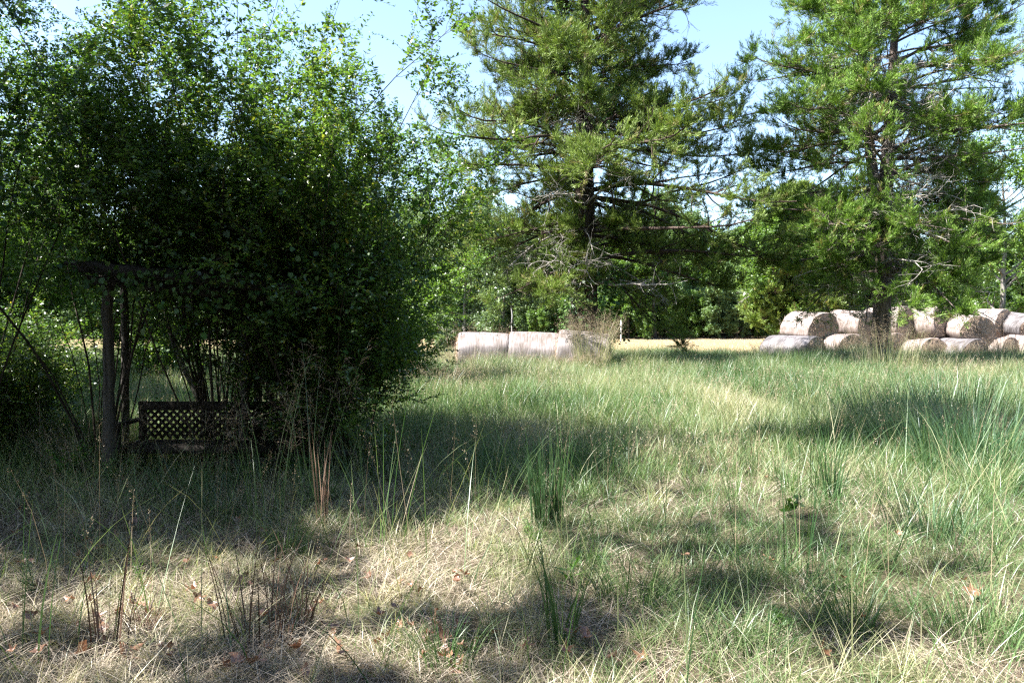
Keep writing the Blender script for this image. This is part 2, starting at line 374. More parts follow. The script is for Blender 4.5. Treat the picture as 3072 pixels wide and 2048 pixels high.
# ------------------------------------------------------------------ cedars
def cedar(name, label, base, H, r0, lenprof, nb, seed, mat, zmin, lean=(0, 0), fol=1.0, forks=(), tuft=(.085, .15, .022), dead=40, rt=None, n2=15, n3=8, window=None, bark='bark'):
    rg = np.random.default_rng(seed)
    root = thing(name, label, 'tree', tuple(base))
    K = 16
    def trunk(off, h0, h1, r, ln):
        s = np.linspace(0, 1, K); z = h0 + (h1 - h0) * s
        P = np.stack([off[0] + ln[0] * s + .10 * np.sin(3 * s + seed), off[1] + ln[1] * s + .08 * np.cos(4 * s + seed), z], -1)
        Rr = r * (1 - .93 * s ** .9); 
        if h0 <= 0: Rr = Rr * (1 + .3 * np.exp(-s * 30))
        return P[None], Rr[None]
    TP, TR = trunk((0, 0), -.1, H, r0, lean)
    trunks = [(TP, TR)]
    for (h0, off, h1, ln, r) in forks: trunks.append(trunk(off, h0, h1, r, ln))
    ta = Acc()
    for P, Rr in trunks:
        V, F = tubes(P, Rr, 14)
        V = V.copy(); th = np.arange(14)
        ang = np.tile(th, K)
        c = np.repeat(P[0], 14, 0)
        V = c + (V - c) * (1 + .13 * np.sin(ang * 2.7 + V[:, 2] * .4) + .07 * rg.normal(size=len(V)))[:, None]
        ta.add(V, F)
    # limbs
    nt_ = len(trunks)
    which = rg.integers(0, nt_, nb)
    z = zmin + (H * .985 - zmin) * (np.arange(nb) + rg.random(nb)) / nb
    z = np.clip(np.round(z / 1.15) * 1.15 + rg.normal(0, .3, nb), zmin, H * .985)
    az = np.arange(nb) * 2.39996 + rg.normal(0, .35, nb)
    keep = np.ones(nb, bool)
    pos = np.empty((nb, 3)); rr = np.empty(nb)
    for i in range(nb):
        P, Rr = trunks[which[i]]
        if z[i] < P[0, 0, 2] + .3: P, Rr = trunks[0]
        f = np.clip((z[i] - P[0, 0, 2]) / (P[0, -1, 2] - P[0, 0, 2]), 0, 1)
        p, _ = at(P, np.array([0]), np.array([f])); pos[i] = p[0]; rr[i] = np.interp(f, np.linspace(0, 1, K), Rr[0])
    L = lenprof(z, az) * rg.uniform(.66, 1.12, nb)
    hf = np.clip((z - zmin) / (H - zmin), 0, 1)
    el = np.radians(np.interp(hf, [0, .35, .7, 1], [-6, 9, 18, 46]) + rg.normal(0, 9, nb))
    d = np.stack([np.cos(az) * np.cos(el), np.sin(az) * np.cos(el), np.sin(el)], -1)
    KB = 10; LB = np.empty((nb, KB, 3)); LB[:, 0] = pos
    for k in range(1, KB):
        s = k / (KB - 1)
        dz = np.where(hf < .6, np.interp(s, [0, .35, .7, 1], [.02, -.10, -.02, .16]), .05)
        d = nrm(d + np.stack([rg.normal(0, .07, nb), rg.normal(0, .07, nb), dz + rg.normal(0, .045, nb)], -1))
        LB[:, k] = LB[:, k - 1] + d * (L / (KB - 1))[:, None]
    RB = np.minimum(rr * .45, .0115 * L + .008)[:, None] * np.linspace(1, .18, KB)[None]
    V, F = tubes(LB, RB, 6); ta.add(V, F)
    C2, R2, i2 = grow(rg, LB, RB, n2, .18, 1.0, lambda idx, t, p: (.30 + .34 * L[idx] * (1.05 - t) ** .8) * rg.uniform(.55, 1.25, len(idx)) * np.minimum(1, L[idx] / 1.2), (52, 14), 6, .3, .35, .5, .3)
    keep2 = rg.random(len(C2)) < np.where(rg.random(len(L)) < .25, .5, .93)[i2]
    if window:
        e_ = C2[:, -1]; keep2 &= ~((np.abs(e_[:, 0]) < window[0]) & (e_[:, 1] < window[1]) & (e_[:, 2] > window[2]) & (e_[:, 2] < window[3]))
    C2, R2 = C2[keep2], R2[keep2]
    V, F = tubes(C2, R2, 4); ta.add(V, F)
    bare = rg.random(len(C2)) < .12
    C3, R3, i3 = grow(rg, C2, R2, n3, .18, 1.0, lambda idx, t, p: rg.uniform(.10, .52, len(idx)), (46, 16), 4, .6, .3, .6, .6)
    # foliage sprays on the outer twigs and twig tips
    V, F = tubes(C3, np.full(R3.shape, .0035), 3); ta.add(V, F)
    C3 = C3[~bare[i3]]; C2 = C2[~bare]
    n = int(22 * fol)
    ta.build('trunk', M[bark], root, smooth=True)
    fa = Acc()
    for CC, nn in ((C3, n), (C2, int(30 * fol))):
        idx = np.repeat(np.arange(len(CC)), nn)
        t = rg.uniform(.15 if CC is C3 else .35, 1.02, len(idx))
        p, T = at(CC, idx, t)
        p = p + rg.normal(0, .022, p.shape)
        D = T + rg.normal(0, .4, T.shape) + np.array([0, 0, .25])
        Lf = rg.uniform(tuft[0], tuft[1], len(idx)); Wf = np.full(len(idx), tuft[2]) * rg.uniform(.7, 1.3, len(idx))
        V, F = leaves(p, D, rg.normal(size=p.shape), Lf, Wf, .1, .5)
        clump = (rg.random(len(CC)) * .45 + .25)[idx]
        brown = (rg.random(len(CC)) < .07)[idx]
        tt = np.clip(clump + rg.normal(0, .14, len(idx)), 0, .86); tt = np.where(brown, rg.uniform(.85, 1, len(idx)), tt)
        fa.add(V, F, rep(tt, 4))
    fa.build('foliage', mat, root)
    # bare grey limbs inside the crown
    if dead:
        nd = dead
        zz = rg.uniform(zmin * .8, zmin + (H - zmin) * .55, nd); aa = np.where(rg.random(nd) < .6, -np.pi / 2 + rg.normal(0, .9, nd), rg.uniform(0, 2 * np.pi, nd))
        P0 = np.stack([np.interp(zz, TP[0, :, 2], TP[0, :, 0]), np.interp(zz, TP[0, :, 2], TP[0, :, 1]), zz], -1)
        dd = np.stack([np.cos(aa), np.sin(aa), rg.normal(-.05, .3, nd)], -1); dd = nrm(dd)
        DB = np.empty((nd, 7, 3)); DB[:, 0] = P0; Ld = rg.uniform(1.0, 3.4, nd)
        for k in range(1, 7):
            dd = nrm(dd + rg.normal(0, .16, dd.shape) + np.array([0, 0, -.05])); DB[:, k] = DB[:, k - 1] + dd * (Ld / 6)[:, None]
        RD = (.014 * Ld)[:, None] * np.linspace(1, .2, 7)[None]
        da = Acc(); V, F = tubes(DB, RD, 5); da.add(V, F)
        D2, RD2, _ = grow(rg, DB, RD, 8, .25, 1, lambda i, t, p: rg.uniform(.3, 1.0, len(i)), (55, 15), 5, -.1, .5, .6, .4, rmin=.004)
        V, F = tubes(D2, RD2, 4); da.add(V, F)
        D3, RD3, _ = grow(rg, D2, RD2, 4, .2, 1, lambda i, t, p: rg.uniform(.15, .5, len(i)), (55, 15), 4, -.1, .5, .6, .4, rmin=.004)
        V, F = tubes(D3, RD3, 3); da.add(V, F)
        da.build('dead_branches', M['dead_wood'], root)
    return root

def side(az):   # +1 = right in the picture, -1 = left
    return np.cos(az)

def prof_mid(z, az):
    s = side(az)
    left = np.interp(z, [2, 3.5, 5, 6.5, 8, 9.3, 10.2, 11.3, 12.4, 14.6], [2.8, 4.0, 4.7, 5.3, 4.3, 3.5, 5.2, 4.6, 2.2, .4])
    right = np.interp(z, [2, 3.5, 5, 6.8, 7.8, 8.6, 10, 11.3, 12.4, 14.6], [4.0, 5.8, 6.4, 7.2, 4.4, 2.9, 5.6, 4.8, 2.2, .4])
    w = .5 + .5 * s
    return (left * (1 - w) + right * w) * (1 - .25 * np.clip(np.sin(az), 0, 1)) * np.where((z < 6.0) & (np.abs(np.cos(az)) < .6) & (np.sin(az) < 0), .3, 1) * np.where((z < 4.6) & (np.cos(az) < 0), .85, 1)

def prof_right(z, az):
    s = side(az)
    left = np.interp(z, [2, 3.5, 5, 7, 8.6, 9.6, 11, 13, 15], [3.2, 4.0, 4.2, 4.0, 4.1, 2.5, 2.3, 1.6, .4])
    right = np.interp(z, [2, 3.5, 5, 7, 8.6, 9.6, 11, 13, 15], [2.8, 3.8, 4.2, 4.6, 4.8, 3.6, 3.0, 2.2, .5])
    w = .5 + .5 * s
    return left * (1 - w) + right * w

b = px(1762, 972, 24.4); b[2] = float(gz(b[0], b[1]))
cedar('cedar_tree', 'tall cedar with thick dark trunk standing beside the row of white bales in the middle', b, 14.6, .50, prof_mid, 150, 11, M['cedar'], 2.9, lean=(-.15, .2), dead=40, n2=23, n3=9, fol=1.65, tuft=(.06, .16, .0145), window=(.42, .6, 3.9, 6.0))
b = px(2648, 972, 24.0); b[2] = float(gz(b[0], b[1]))
cedar('cedar_tree', 'bright green cedar with bare grey inner limbs, its trunk in front of the stacked bales', b, 15.0, .31, prof_right, 135, 23, M['cedar_bright'], 3.0, fol=1.6, tuft=(.06, .16, .0145), lean=(.5, .1), forks=[(5.2, (-.1, .1), 14.0, (-.9, .2), .17)], dead=95, n2=23, n3=9, bark='pale_bark')
b = px(2400, 972, 40.0); b[2] = float(gz(b[0], b[1]))
cedar('cedar_tree', 'smaller dark cedar set back between the two big cedars', b, 7.6, .22, lambda z, az: np.interp(z, [1, 3, 6, 8.6], [2.6, 2.8, 1.8, .4]), 70, 31, M['cedar'], 1.8, dead=10, tuft=(.11, .2, .036), n2=16, n3=8, fol=1.3)

# ------------------------------------------------------------------ broadleaf trees and shrubs
def broadleaf(name, label, loc, H, spread, seed, mat, bark, nl1=16, nl2=9, nl3=6, nleaf=22, leaf=(.16, .09), zlo=.25, trunk_r=.14, cat='tree', group=None, up=.25, crown='foliage', stem='trunk', sparse=0.):
    rg = np.random.default_rng(seed)
    root = thing(name, label, cat, loc, 0, group)
    K = 10; s = np.linspace(0, 1, K)
    P = np.stack([np.cumsum(rg.normal(0, .05 * H / K, K)), np.cumsum(rg.normal(0, .05 * H / K, K)), -.1 + s * (H * .9)], -1)[None]; P[0, 0, :2] = 0
    Rr = (trunk_r * (1 - .85 * s))[None]
    a = Acc(); V, F = tubes(P, Rr, 9); a.add(V, F)
    B1, R1, i1 = grow(rg, P, Rr, nl1, zlo, 1.0, lambda i, t, p: spread * (.45 + .75 * np.sin(np.pi * np.clip((t - zlo) / (1.12 - zlo), 0, 1))) * rg.uniform(.6, 1.15, len(i)), (58, 14), 8, .5, .3, .55, 1.0, .25, .006)
    V, F = tubes(B1, R1, 5); a.add(V, F)
    B2, R2, i2 = grow(rg, B1, R1, nl2, .25, 1.0, lambda i, t, p: spread * .36 * rg.uniform(.5, 1.2, len(i)), (48, 14), 6, up, .4, .6, 1.0, .3, .004)
    V, F = tubes(B2, R2, 4); a.add(V, F)
    if sparse: B2 = B2[rg.random(len(B2)) > sparse]; R2 = np.full((len(B2), 6), .01)
    B3, R3, i3 = grow(rg, B2, R2, nl3, .15, 1.0, lambda i, t, p: spread * .2 * rg.uniform(.5, 1.2, len(i)), (50, 16), 5, .05, .4, .6, 1.0, .4, .003)
    a.build(stem, bark, root, smooth=True)
    fa = Acc(); V, F = twig_leaves(rg, B3, nleaf, leaf[0], leaf[1], droop=.3, jitter=leaf[0] * .35)
    tw = rg.random(len(B3)) * .6 + .1
    T = np.clip(rep(tw, nleaf) + rg.normal(0, .15, len(B3) * nleaf), 0, 1)
    fa.add(V, F, rep(T, 4)); fa.build(crown, mat, root)
    return root

def gloc(x, y): return (x, y, float(gz(x, y)))

# far wood edge: five sorts, copied
protos = []
protos.append(broadleaf('broadleaf_tree', '', (0, 0, 0), 11, 3.0, 101, M['far_leaf'], M['grey_bark'], 24, 11, 8, 24, (.24, .14), .1, .16))
protos.append(broadleaf('broadleaf_tree', '', (0, 0, 0), 13, 3.4, 102, M['far_leaf'], M['grey_bark'], 26, 11, 8, 22, (.24, .14), .16, .2))
protos.append(broadleaf('broadleaf_tree', '', (0, 0, 0), 10, 2.6, 103, M['light_leaf'], M['grey_bark'], 24, 11, 8, 22, (.22, .13), .08, .13))
protos.append(cedar('conifer_tree', '', (0, 0, 0), 10.5, .2, lambda z, az: np.interp(z, [1, 3, 7, 10.5], [2.3, 2.4, 1.5, .3]), 46, 104, M['cedar'], 1.2, dead=0, tuft=(.2, .34, .07), n2=9, n3=6))
sh_protos = []
sh_protos.append(broadleaf('wood_edge_shrub', '', (0, 0, 0), 3.0, 1.5, 111, M['far_leaf'], M['stem_bark'], 18, 8, 6, 18, (.15, .09), .01, .05, 'shrub'))
sh_protos.append(broadleaf('wood_edge_shrub', '', (0, 0, 0), 3.6, 1.7, 112, M['light_leaf'], M['stem_bark'], 18, 8, 6, 18, (.15, .09), .01, .05, 'shrub'))
used = set()
def zone(u):
    if u < 1380: return 'glimpsed through the dark thicket on the left'
    if u < 1740: return 'between the thicket and the middle cedar trunk'
    if u < 2180: return 'in the gap between the two big cedars'
    if u < 2700: return 'behind the right cedar and stacked bales'
    return 'at the far right behind the bales'
KIND = {0: 'round green broadleaf tree', 1: 'tall open broadleaf tree', 2: 'light green leafy tree', 3: 'dark pointed conifer'}
def place(protos, k, x, y, rz, lab, grp, sc):
    p = protos[k]
    if (id(protos), k) not in used:
        used.add((id(protos), k)); p.location = gloc(x, y); p.rotation_euler = (0, 0, rz); p['label'] = lab; p['group'] = grp; p.scale = (sc,) * 3
    else:
        dup(p, gloc(x, y), rz, lab, grp, sc)
wr = np.random.default_rng(5)
for row, (y0, sp, smin, smax) in enumerate([(67, 4.4, .68, .85), (75, 5.0, .75, .95), (86, 6.5, .8, 1.0)]):
    half = y0 * .70
    xs = np.arange(-half, half, sp)
    for x in xs:
        x = x + wr.uniform(-1.3, 1.3); y = y0 + wr.uniform(-2.5, 2.5)
        u = 1536 + x / y * F_PX
        k = int(wr.choice([0, 1, 2, 3], p=[.36, .28, .2, .16]))
        place(protos, k, float(x), float(y), float(wr.uniform(0, 6.28)), f'{KIND[k]} of the far wood {zone(u)}', 'trees of the far wood', float(wr.uniform(smin, smax)))
for (ya, yb, sp, smin, smax) in ((58.5, 60.5, 2.2, .5, .9), (59.5, 63.5, 1.7, .7, 1.5), (64, 68, 2.6, 1.3, 2.0), (70, 74, 3.0, 1.8, 2.6)):
    for x in np.arange(-45, 46, sp):
        x = x + wr.uniform(-.9, .9); y = wr.uniform(ya, yb); u = 1536 + x / y * F_PX
        k = int(wr.random() < .4)
        place(sh_protos, k, float(x), float(y), float(wr.uniform(0, 6.28)), ('light' if k else 'dark') + f' green shrub along the far wood edge {zone(u)}', 'shrubs along the far wood edge', float(wr.uniform(smin, smax)))

# nearer single trees
broadleaf('willow_shrub', 'pale loose leaved shrub left of the middle cedar trunk behind the bale row', gloc(-.35, 33), 5.8, 2.2, 201, M['willow_leaf'], M['grey_bark'], 24, 11, 8, 26, (.13, .06), .1, .07, 'shrub')
broadleaf('willow_shrub', 'taller pale shrub just right of the dark thicket, over the bale row', gloc(-2.1, 36), 6.0, 2.3, 202, M['willow_leaf'], M['grey_bark'], 26, 11, 8, 26, (.13, .065), .06, .08, 'shrub')
broadleaf('edge_tree', 'yellow green leafy tree at the right edge behind the bales', gloc(22.5, 37), 10.0, 3.2, 203, M['light_leaf'], M['grey_bark'], 22, 11, 8, 24, (.14, .08), .15, .16)
broadleaf('edge_tree', 'dark green leafy tree behind the right hand bales', gloc(19.0, 41), 7.5, 2.6, 204, M['far_leaf'], M['grey_bark'], 20, 11, 8, 22, (.15, .085), .1, .13)
broadleaf('edge_tree', 'low green tree half hidden behind the right cedar trunk', gloc(13.5, 40), 6.5, 2.4, 207, M['light_leaf'], M['grey_bark'], 18, 10, 7, 22, (.15, .085), .1, .12)

# ------------------------------------------------------------------ the thicket on the left
def shrub(label, x, y, H, nst, spread, seed, mat, n1=13, n2=9, nleaf=14, leaf=(.042, .021), lean=(0, 0), zlo=.3, name='privet_shrub', l1=1.1, l2=.42, dens=1.0):
    rg = np.random.default_rng(seed)
    root = thing(name, label, 'shrub', gloc(x, y))
    K = 12; s = np.linspace(0, 1, K)
    az = rg.uniform(0, 2 * np.pi, nst); rad = rg.uniform(.05, .5, nst)
    P = np.empty((nst, K, 3)); P[:, 0] = np.stack([np.cos(az) * rad * spread * .35, np.sin(az) * rad * spread * .35, np.full(nst, -.05)], -1)
    h = H * rg.uniform(.62, 1.08, nst)
    d = nrm(np.stack([np.cos(az) * .16 + lean[0] * .3, np.sin(az) * .16 + lean[1] * .3, np.ones(nst)], -1))
    for k in range(1, K):
        out = np.stack([np.cos(az) * .05 * spread + lean[0] * .07, np.sin(az) * .05 * spread + lean[1] * .07, np.full(nst, -.035)], -1)
        d = nrm(d + out * (k / K) + rg.normal(0, .07, (nst, 3)))
        P[:, k] = P[:, k - 1] + d * (h / (K - 1))[:, None]
    Rr = rg.uniform(.006, .017, nst)[:, None] * np.linspace(1, .2, K)[None]
    a = Acc(); V, F = tubes(P, Rr, 6); a.add(V, F)
    B1, R1, i1 = grow(rg, P, Rr, n1, zlo, 1.0, lambda i, t, p: l1 * (1.2 - .55 * t) * rg.uniform(.5, 1.25, len(i)), (42, 14), 8, .18, .35, .5, 1.0, .25, .0025)
    V, F = tubes(B1, R1, 4); a.add(V, F)
    B2, R2, i2 = grow(rg, B1, R1, n2, .1, 1.0, lambda i, t, p: l2 * (1.15 - .4 * t) * rg.uniform(.5, 1.3, len(i)), (46, 14), 6, -.05, .3, .6, 1.0, .4, .0015)
    V, F = tubes(B2, R2, 3); a.add(V, F)
    a.build('stems', M['stem_bark'], root)
    fa = Acc()
    for C, nn in ((B2, nleaf), (B1, int(nleaf * 1.3)), (P, 0)):
        if nn == 0: continue
        k_ = 1.0 if C is B2 else 1.5
        V, F = twig_leaves(rg, C, nn, leaf[0] * k_, leaf[1] * k_, t0=.06 if C is B2 else .3, droop=.12)
        gr = i2 if C is B2 else np.arange(len(C)); gr = i1[gr] if C is B2 else i1
        tw = np.clip(rg.normal(.45, .15, len(C)) + rg.normal(0, .17, nst)[gr], 0, .9)
        T = np.clip(rep(tw, nn) + rg.normal(0, .16, len(C) * nn), 0, .95); T = np.where(rg.random(len(T)) < .004, 1, T)
        fa.add(V, F, rep(T, 4))
    fa.build('foliage', mat, root)
    return root

LF = (.054, .029)
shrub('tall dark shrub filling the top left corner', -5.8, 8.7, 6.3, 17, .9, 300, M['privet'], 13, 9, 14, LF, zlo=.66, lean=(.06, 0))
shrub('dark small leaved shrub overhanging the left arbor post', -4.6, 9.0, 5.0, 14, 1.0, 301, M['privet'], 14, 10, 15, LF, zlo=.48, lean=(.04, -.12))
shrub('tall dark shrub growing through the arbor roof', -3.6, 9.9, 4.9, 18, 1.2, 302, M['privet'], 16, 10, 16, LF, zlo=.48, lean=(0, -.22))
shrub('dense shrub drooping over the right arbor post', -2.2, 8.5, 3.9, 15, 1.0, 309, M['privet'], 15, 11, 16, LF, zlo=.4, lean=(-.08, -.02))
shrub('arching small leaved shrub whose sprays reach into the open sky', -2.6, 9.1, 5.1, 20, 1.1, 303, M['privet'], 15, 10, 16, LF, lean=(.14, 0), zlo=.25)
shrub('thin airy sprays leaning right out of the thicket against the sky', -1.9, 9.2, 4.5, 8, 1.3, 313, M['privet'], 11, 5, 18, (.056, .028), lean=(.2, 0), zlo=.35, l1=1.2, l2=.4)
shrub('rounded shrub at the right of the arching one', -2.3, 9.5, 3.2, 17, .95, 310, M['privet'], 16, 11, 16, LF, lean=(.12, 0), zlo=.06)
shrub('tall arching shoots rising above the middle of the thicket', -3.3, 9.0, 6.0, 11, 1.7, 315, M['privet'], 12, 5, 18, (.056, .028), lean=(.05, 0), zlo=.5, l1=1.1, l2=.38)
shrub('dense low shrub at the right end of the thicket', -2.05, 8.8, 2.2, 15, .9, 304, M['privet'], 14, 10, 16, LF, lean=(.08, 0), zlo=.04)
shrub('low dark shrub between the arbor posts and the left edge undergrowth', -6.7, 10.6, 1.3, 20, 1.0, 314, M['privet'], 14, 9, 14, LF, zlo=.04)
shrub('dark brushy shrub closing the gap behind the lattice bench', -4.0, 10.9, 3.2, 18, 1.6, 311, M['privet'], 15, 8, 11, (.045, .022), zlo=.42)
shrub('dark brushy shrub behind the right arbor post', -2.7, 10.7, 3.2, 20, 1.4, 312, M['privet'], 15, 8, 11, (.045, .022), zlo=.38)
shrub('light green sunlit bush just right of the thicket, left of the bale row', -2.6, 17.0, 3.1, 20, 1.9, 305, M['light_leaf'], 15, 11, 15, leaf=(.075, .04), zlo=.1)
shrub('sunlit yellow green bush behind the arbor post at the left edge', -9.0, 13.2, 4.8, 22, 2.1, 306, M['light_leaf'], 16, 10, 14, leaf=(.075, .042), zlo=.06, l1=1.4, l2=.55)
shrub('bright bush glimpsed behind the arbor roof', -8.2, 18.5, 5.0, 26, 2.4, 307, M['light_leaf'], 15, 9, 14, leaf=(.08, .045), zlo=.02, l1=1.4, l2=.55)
shrub('dark undergrowth bush in the bottom left corner of the thicket', -6.2, 9.4, 1.35, 22, 1.3, 308, M['privet'], 15, 9, 14, zlo=.04)

# trees outside the picture whose crowns shade the ground in front, and unseen ones added around the camera to cut sky light
broadleaf('shade_tree', 'tall grey green tree rising behind the left edge of the thicket', gloc(-13.5, 20), 12.5, 3.4, 401, M['far_leaf'], M['grey_bark'], 22, 10, 7, 22, (.12, .06), .3, .17)
broadleaf('shade_tree', 'tree just outside the left edge that shades the ground before the bench', gloc(-7.9, 5.8), 11.0, 1.8, 403, M['privet'], M['grey_bark'], 22, 11, 7, 20, (.115, .068), .3, .14)
broadleaf('shade_tree', 'small tree left of the camera that shades the bottom left corner', gloc(-6.7, 1.2), 8.0, 1.7, 404, M['privet'], M['grey_bark'], 18, 10, 7, 20, (.11, .065), .4, .12, sparse=.2)
broadleaf('shade_tree', 'very tall tree outside the left edge beyond the thicket', gloc(-8.2, 6.6), 24.5, 1.9, 405, M['privet'], M['grey_bark'], 24, 11, 7, 22, (.13, .075), .76, .24)
sp_ = broadleaf('shade_tree', 'slim tall tree left of the camera that dapples the middle of the foreground', gloc(-5.6, 2.9), 12.5, 1.4, 406, M['privet'], M['grey_bark'], 17, 9, 6, 15, (.11, .065), .4, .12, sparse=.62)
bw = broadleaf('shade_tree', 'unseen leafy tree added around the camera to cut sky light', gloc(-9, -6), 12.0, 3.4, 407, M['far_leaf'], M['grey_bark'], 22, 11, 7, 20, (.24, .15), .06, .2, group='unseen trees added around the camera')
for k, (x, y) in enumerate([(-4.5, -7.5), (0, -6.5), (4.5, -7), (9, -5.5), (-13, -2), (13.5, -2.5), (-2, -11), (6, -11), (-15, 2.5), (-17, 7), (-18, 12), (-20, 17), (-19, -4), (16, 2), (19, 6), (11, -10), (-9, -12), (1.5, -4.6), (-4, -4.4)]):
    dup(bw, gloc(x, y), k * 1.3, 'unseen leafy tree added around the camera to cut sky light', 'unseen trees added around the camera', 1.1 + .1 * (k % 3))

# ------------------------------------------------------------------ box / plank helper
def plank(acc, p0, p1, w, t, up=(0, 0, 1), T=.5):
    p0 = np.asarray(p0, float); p1 = np.asarray(p1, float); d = nrm(p1 - p0); s = nrm(np.cross(d, np.asarray(up, float))); u = np.cross(s, d)
    V = []
    for p, e in ((p0, 1), (p1, -1)):
        for (a, c) in ((-1, -1), (1, -1), (1, 1), (-1, 1)):
            V.append(p + s * a * (w / 2) + u * c * (t / 2))
    F = [(0, 3, 2, 1), (4, 5, 6, 7), (0, 1, 5, 4), (1, 2, 6, 5), (2, 3, 7, 6), (3, 0, 4, 7)]
    acc.add(V, F, [T] * 8)

def pole(acc, p0, p1, r0, r1, sides=12, wob=.01, seed=0):
    rg = np.random.default_rng(seed); K = 12; s = np.linspace(0, 1, K)[:, None]
    P = np.asarray(p0) * (1 - s) + np.asarray(p1) * s; P[1:-1] += rg.normal(0, wob, (K - 2, 3)) * [1, 1, 0]
    V, F = tubes(P[None], np.linspace(r0, r1, K)[None] * rg.uniform(.94, 1.06, (1, K)), sides); acc.add(V, F)
    n = len(V); acc.add(np.concatenate([V[-sides:]]), [list(range(sides))])

# arbor
ar = thing('arbor', 'weathered wooden arbor swallowed by the thicket, thick grey post at its left', 'arbor', gloc(-4.17, 8.2))
o = np.array(ar.location)
def post(u, d, r, seed, top=2.12):
    p = px(u, 972, d); z0 = float(gz(p[0], p[1])) - .1
    a = Acc(); pole(a, (p[0], p[1], z0), (p[0] + .02, p[1], top), r * 1.06, r * .94, 12, .006, seed)
    a.build('post', M['post_wood'], ar, smooth=True, origin=o); return p
pa = post(322, 8.2, .056, 1); pb = post(372, 9.5, .045, 2); pc = post(728, 8.9, .045, 3); pd = post(770, 9.7, .05, 4)
a = Acc(); plank(a, px(225, 798, 7.85), px(905, 872, 7.95), .07, .11); plank(a, px(255, 838, 7.95), px(890, 905, 8.05), .05, .09)
a.build('beam', M['old_wood'], ar, origin=o)
a = Acc(); plank(a, (pb[0] - .3, pb[1], 2.17), (pd[0] + .45, pd[1], 2.17), .05, .14); a.build('beam', M['old_wood'], ar, origin=o)
a = Acc()
for k, f in enumerate(np.linspace(0, 1, 15)):
    x = pa[0] - .22 + (pc[0] - pa[0] + .55) * f
    plank(a, (x, 7.9, 2.20 - .16 * f + .012 * (k % 3)), (x + .12, 10.1, 2.24), .10, .035)
a.build('roof_slats', M['old_wood'], ar, origin=o)

# lattice bench
bn = thing('garden_bench', 'old wooden bench with a diamond lattice back under the arbor', 'bench', gloc(-3.4, 8.95))
o = np.array(bn.location)
xl, xr, yb = -4.2, -2.5, 9.1
zb, zt = .30, .62
a = Acc()
for k in np.arange(-.4, 1.65, .085):
    for sgn in (1, -1):
        x0 = xl + k if sgn > 0 else xr - k
        z0, z1, w = zb, zt, (zt - zb)
        xs_, xe_ = x0, x0 + sgn * w
        lo, hi = xl + .02, xr - .02
        t0_, t1_ = 0., 1.
        if xs_ < lo: t0_ = (lo - xs_) / (xe_ - xs_) if xe_ != xs_ else 2
        if xs_ > hi: t0_ = (hi - xs_) / (xe_ - xs_)
        if xe_ < lo: t1_ = (lo - xs_) / (xe_ - xs_)
        if xe_ > hi: t1_ = (hi - xs_) / (xe_ - xs_)
        if t1_ - t0_ > .05:
            yy = yb + sgn * .006
            plank(a, (xs_ + (xe_ - xs_) * t0_, yy, z0 + w * t0_), (xs_ + (xe_ - xs_) * t1_, yy, z0 + w * t1_), .032, .009, up=(0, 1, 0))
a.build('lattice_back', M['old_wood'], bn, origin=o)
a = Acc(); plank(a, (xl - .05, yb, zt + .05), (xr + .05, yb, zt + .05), .045, .10); a.build('top_rail', M['old_wood'], bn, origin=o)
a = Acc()
for k in range(4): plank(a, (xl, 8.62 + k * .115, .285), (xr, 8.62 + k * .115, .285), .10, .03)
plank(a, (xl, 8.56, .255), (xr, 8.56, .255), .028, .085)
a.build('seat', M['old_wood'], bn, origin=o)
for x in (xl - .03, xr + .03):
    a = Acc(); plank(a, (x, yb + .05, -.05), (x, yb + .05, zt + .1), .07, .07, up=(0, 1, 0)); a.build('back_post', M['old_wood'], bn, origin=o)
    a = Acc(); plank(a, (x, 8.55, -.05), (x, 8.55, .50), .06, .06, up=(0, 1, 0)); a.build('leg', M['old_wood'], bn, origin=o)
    a = Acc(); plank(a, (x, 8.48, .52), (x, yb + .02, .52), .08, .035); a.build('armrest', M['old_wood'], bn, origin=o)

# fallen board lying in front of the bench
fb = thing('fallen_board', 'dark board lying on the ground below the lattice bench', 'board', gloc(-2.5, 8.4))
a = Acc(); plank(a, (-3.3, 8.45, .10), (-1.7, 8.75, .2), .16, .05); a.build('board', M['old_wood'], fb, origin=np.array(fb.location))

# slim bare trunk behind the arbor
st = thing('sapling', 'slim bent grey sapling stem behind the lattice bench', 'tree', gloc(-4.2, 10.4))
rg = np.random.default_rng(9); s = np.linspace(0, 1, 12)
P = np.stack([-.45 + .9 * (1 - s) ** 2 + .04 * np.sin(s * 9), .1 * s, -.1 + 3.2 * s], -1)[None]
a = Acc(); V, F = tubes(P, np.linspace(.045, .02, 12)[None], 8); a.add(V, F); a.build('trunk', M['grey_bark'], st, smooth=True)
B, RB, _ = grow(rg, P, np.linspace(.045, .02, 12)[None], 12, .5, 1, lambda i, t, p: rg.uniform(.4, 1, len(i)), (50, 12), 6, .2, .3)
V, F = twig_leaves(rg, B, 22, .05, .026); a = Acc(); a.add(V, F, rep(rg.random(len(V) // 4), 4)); a.build('foliage', M['privet'], st)

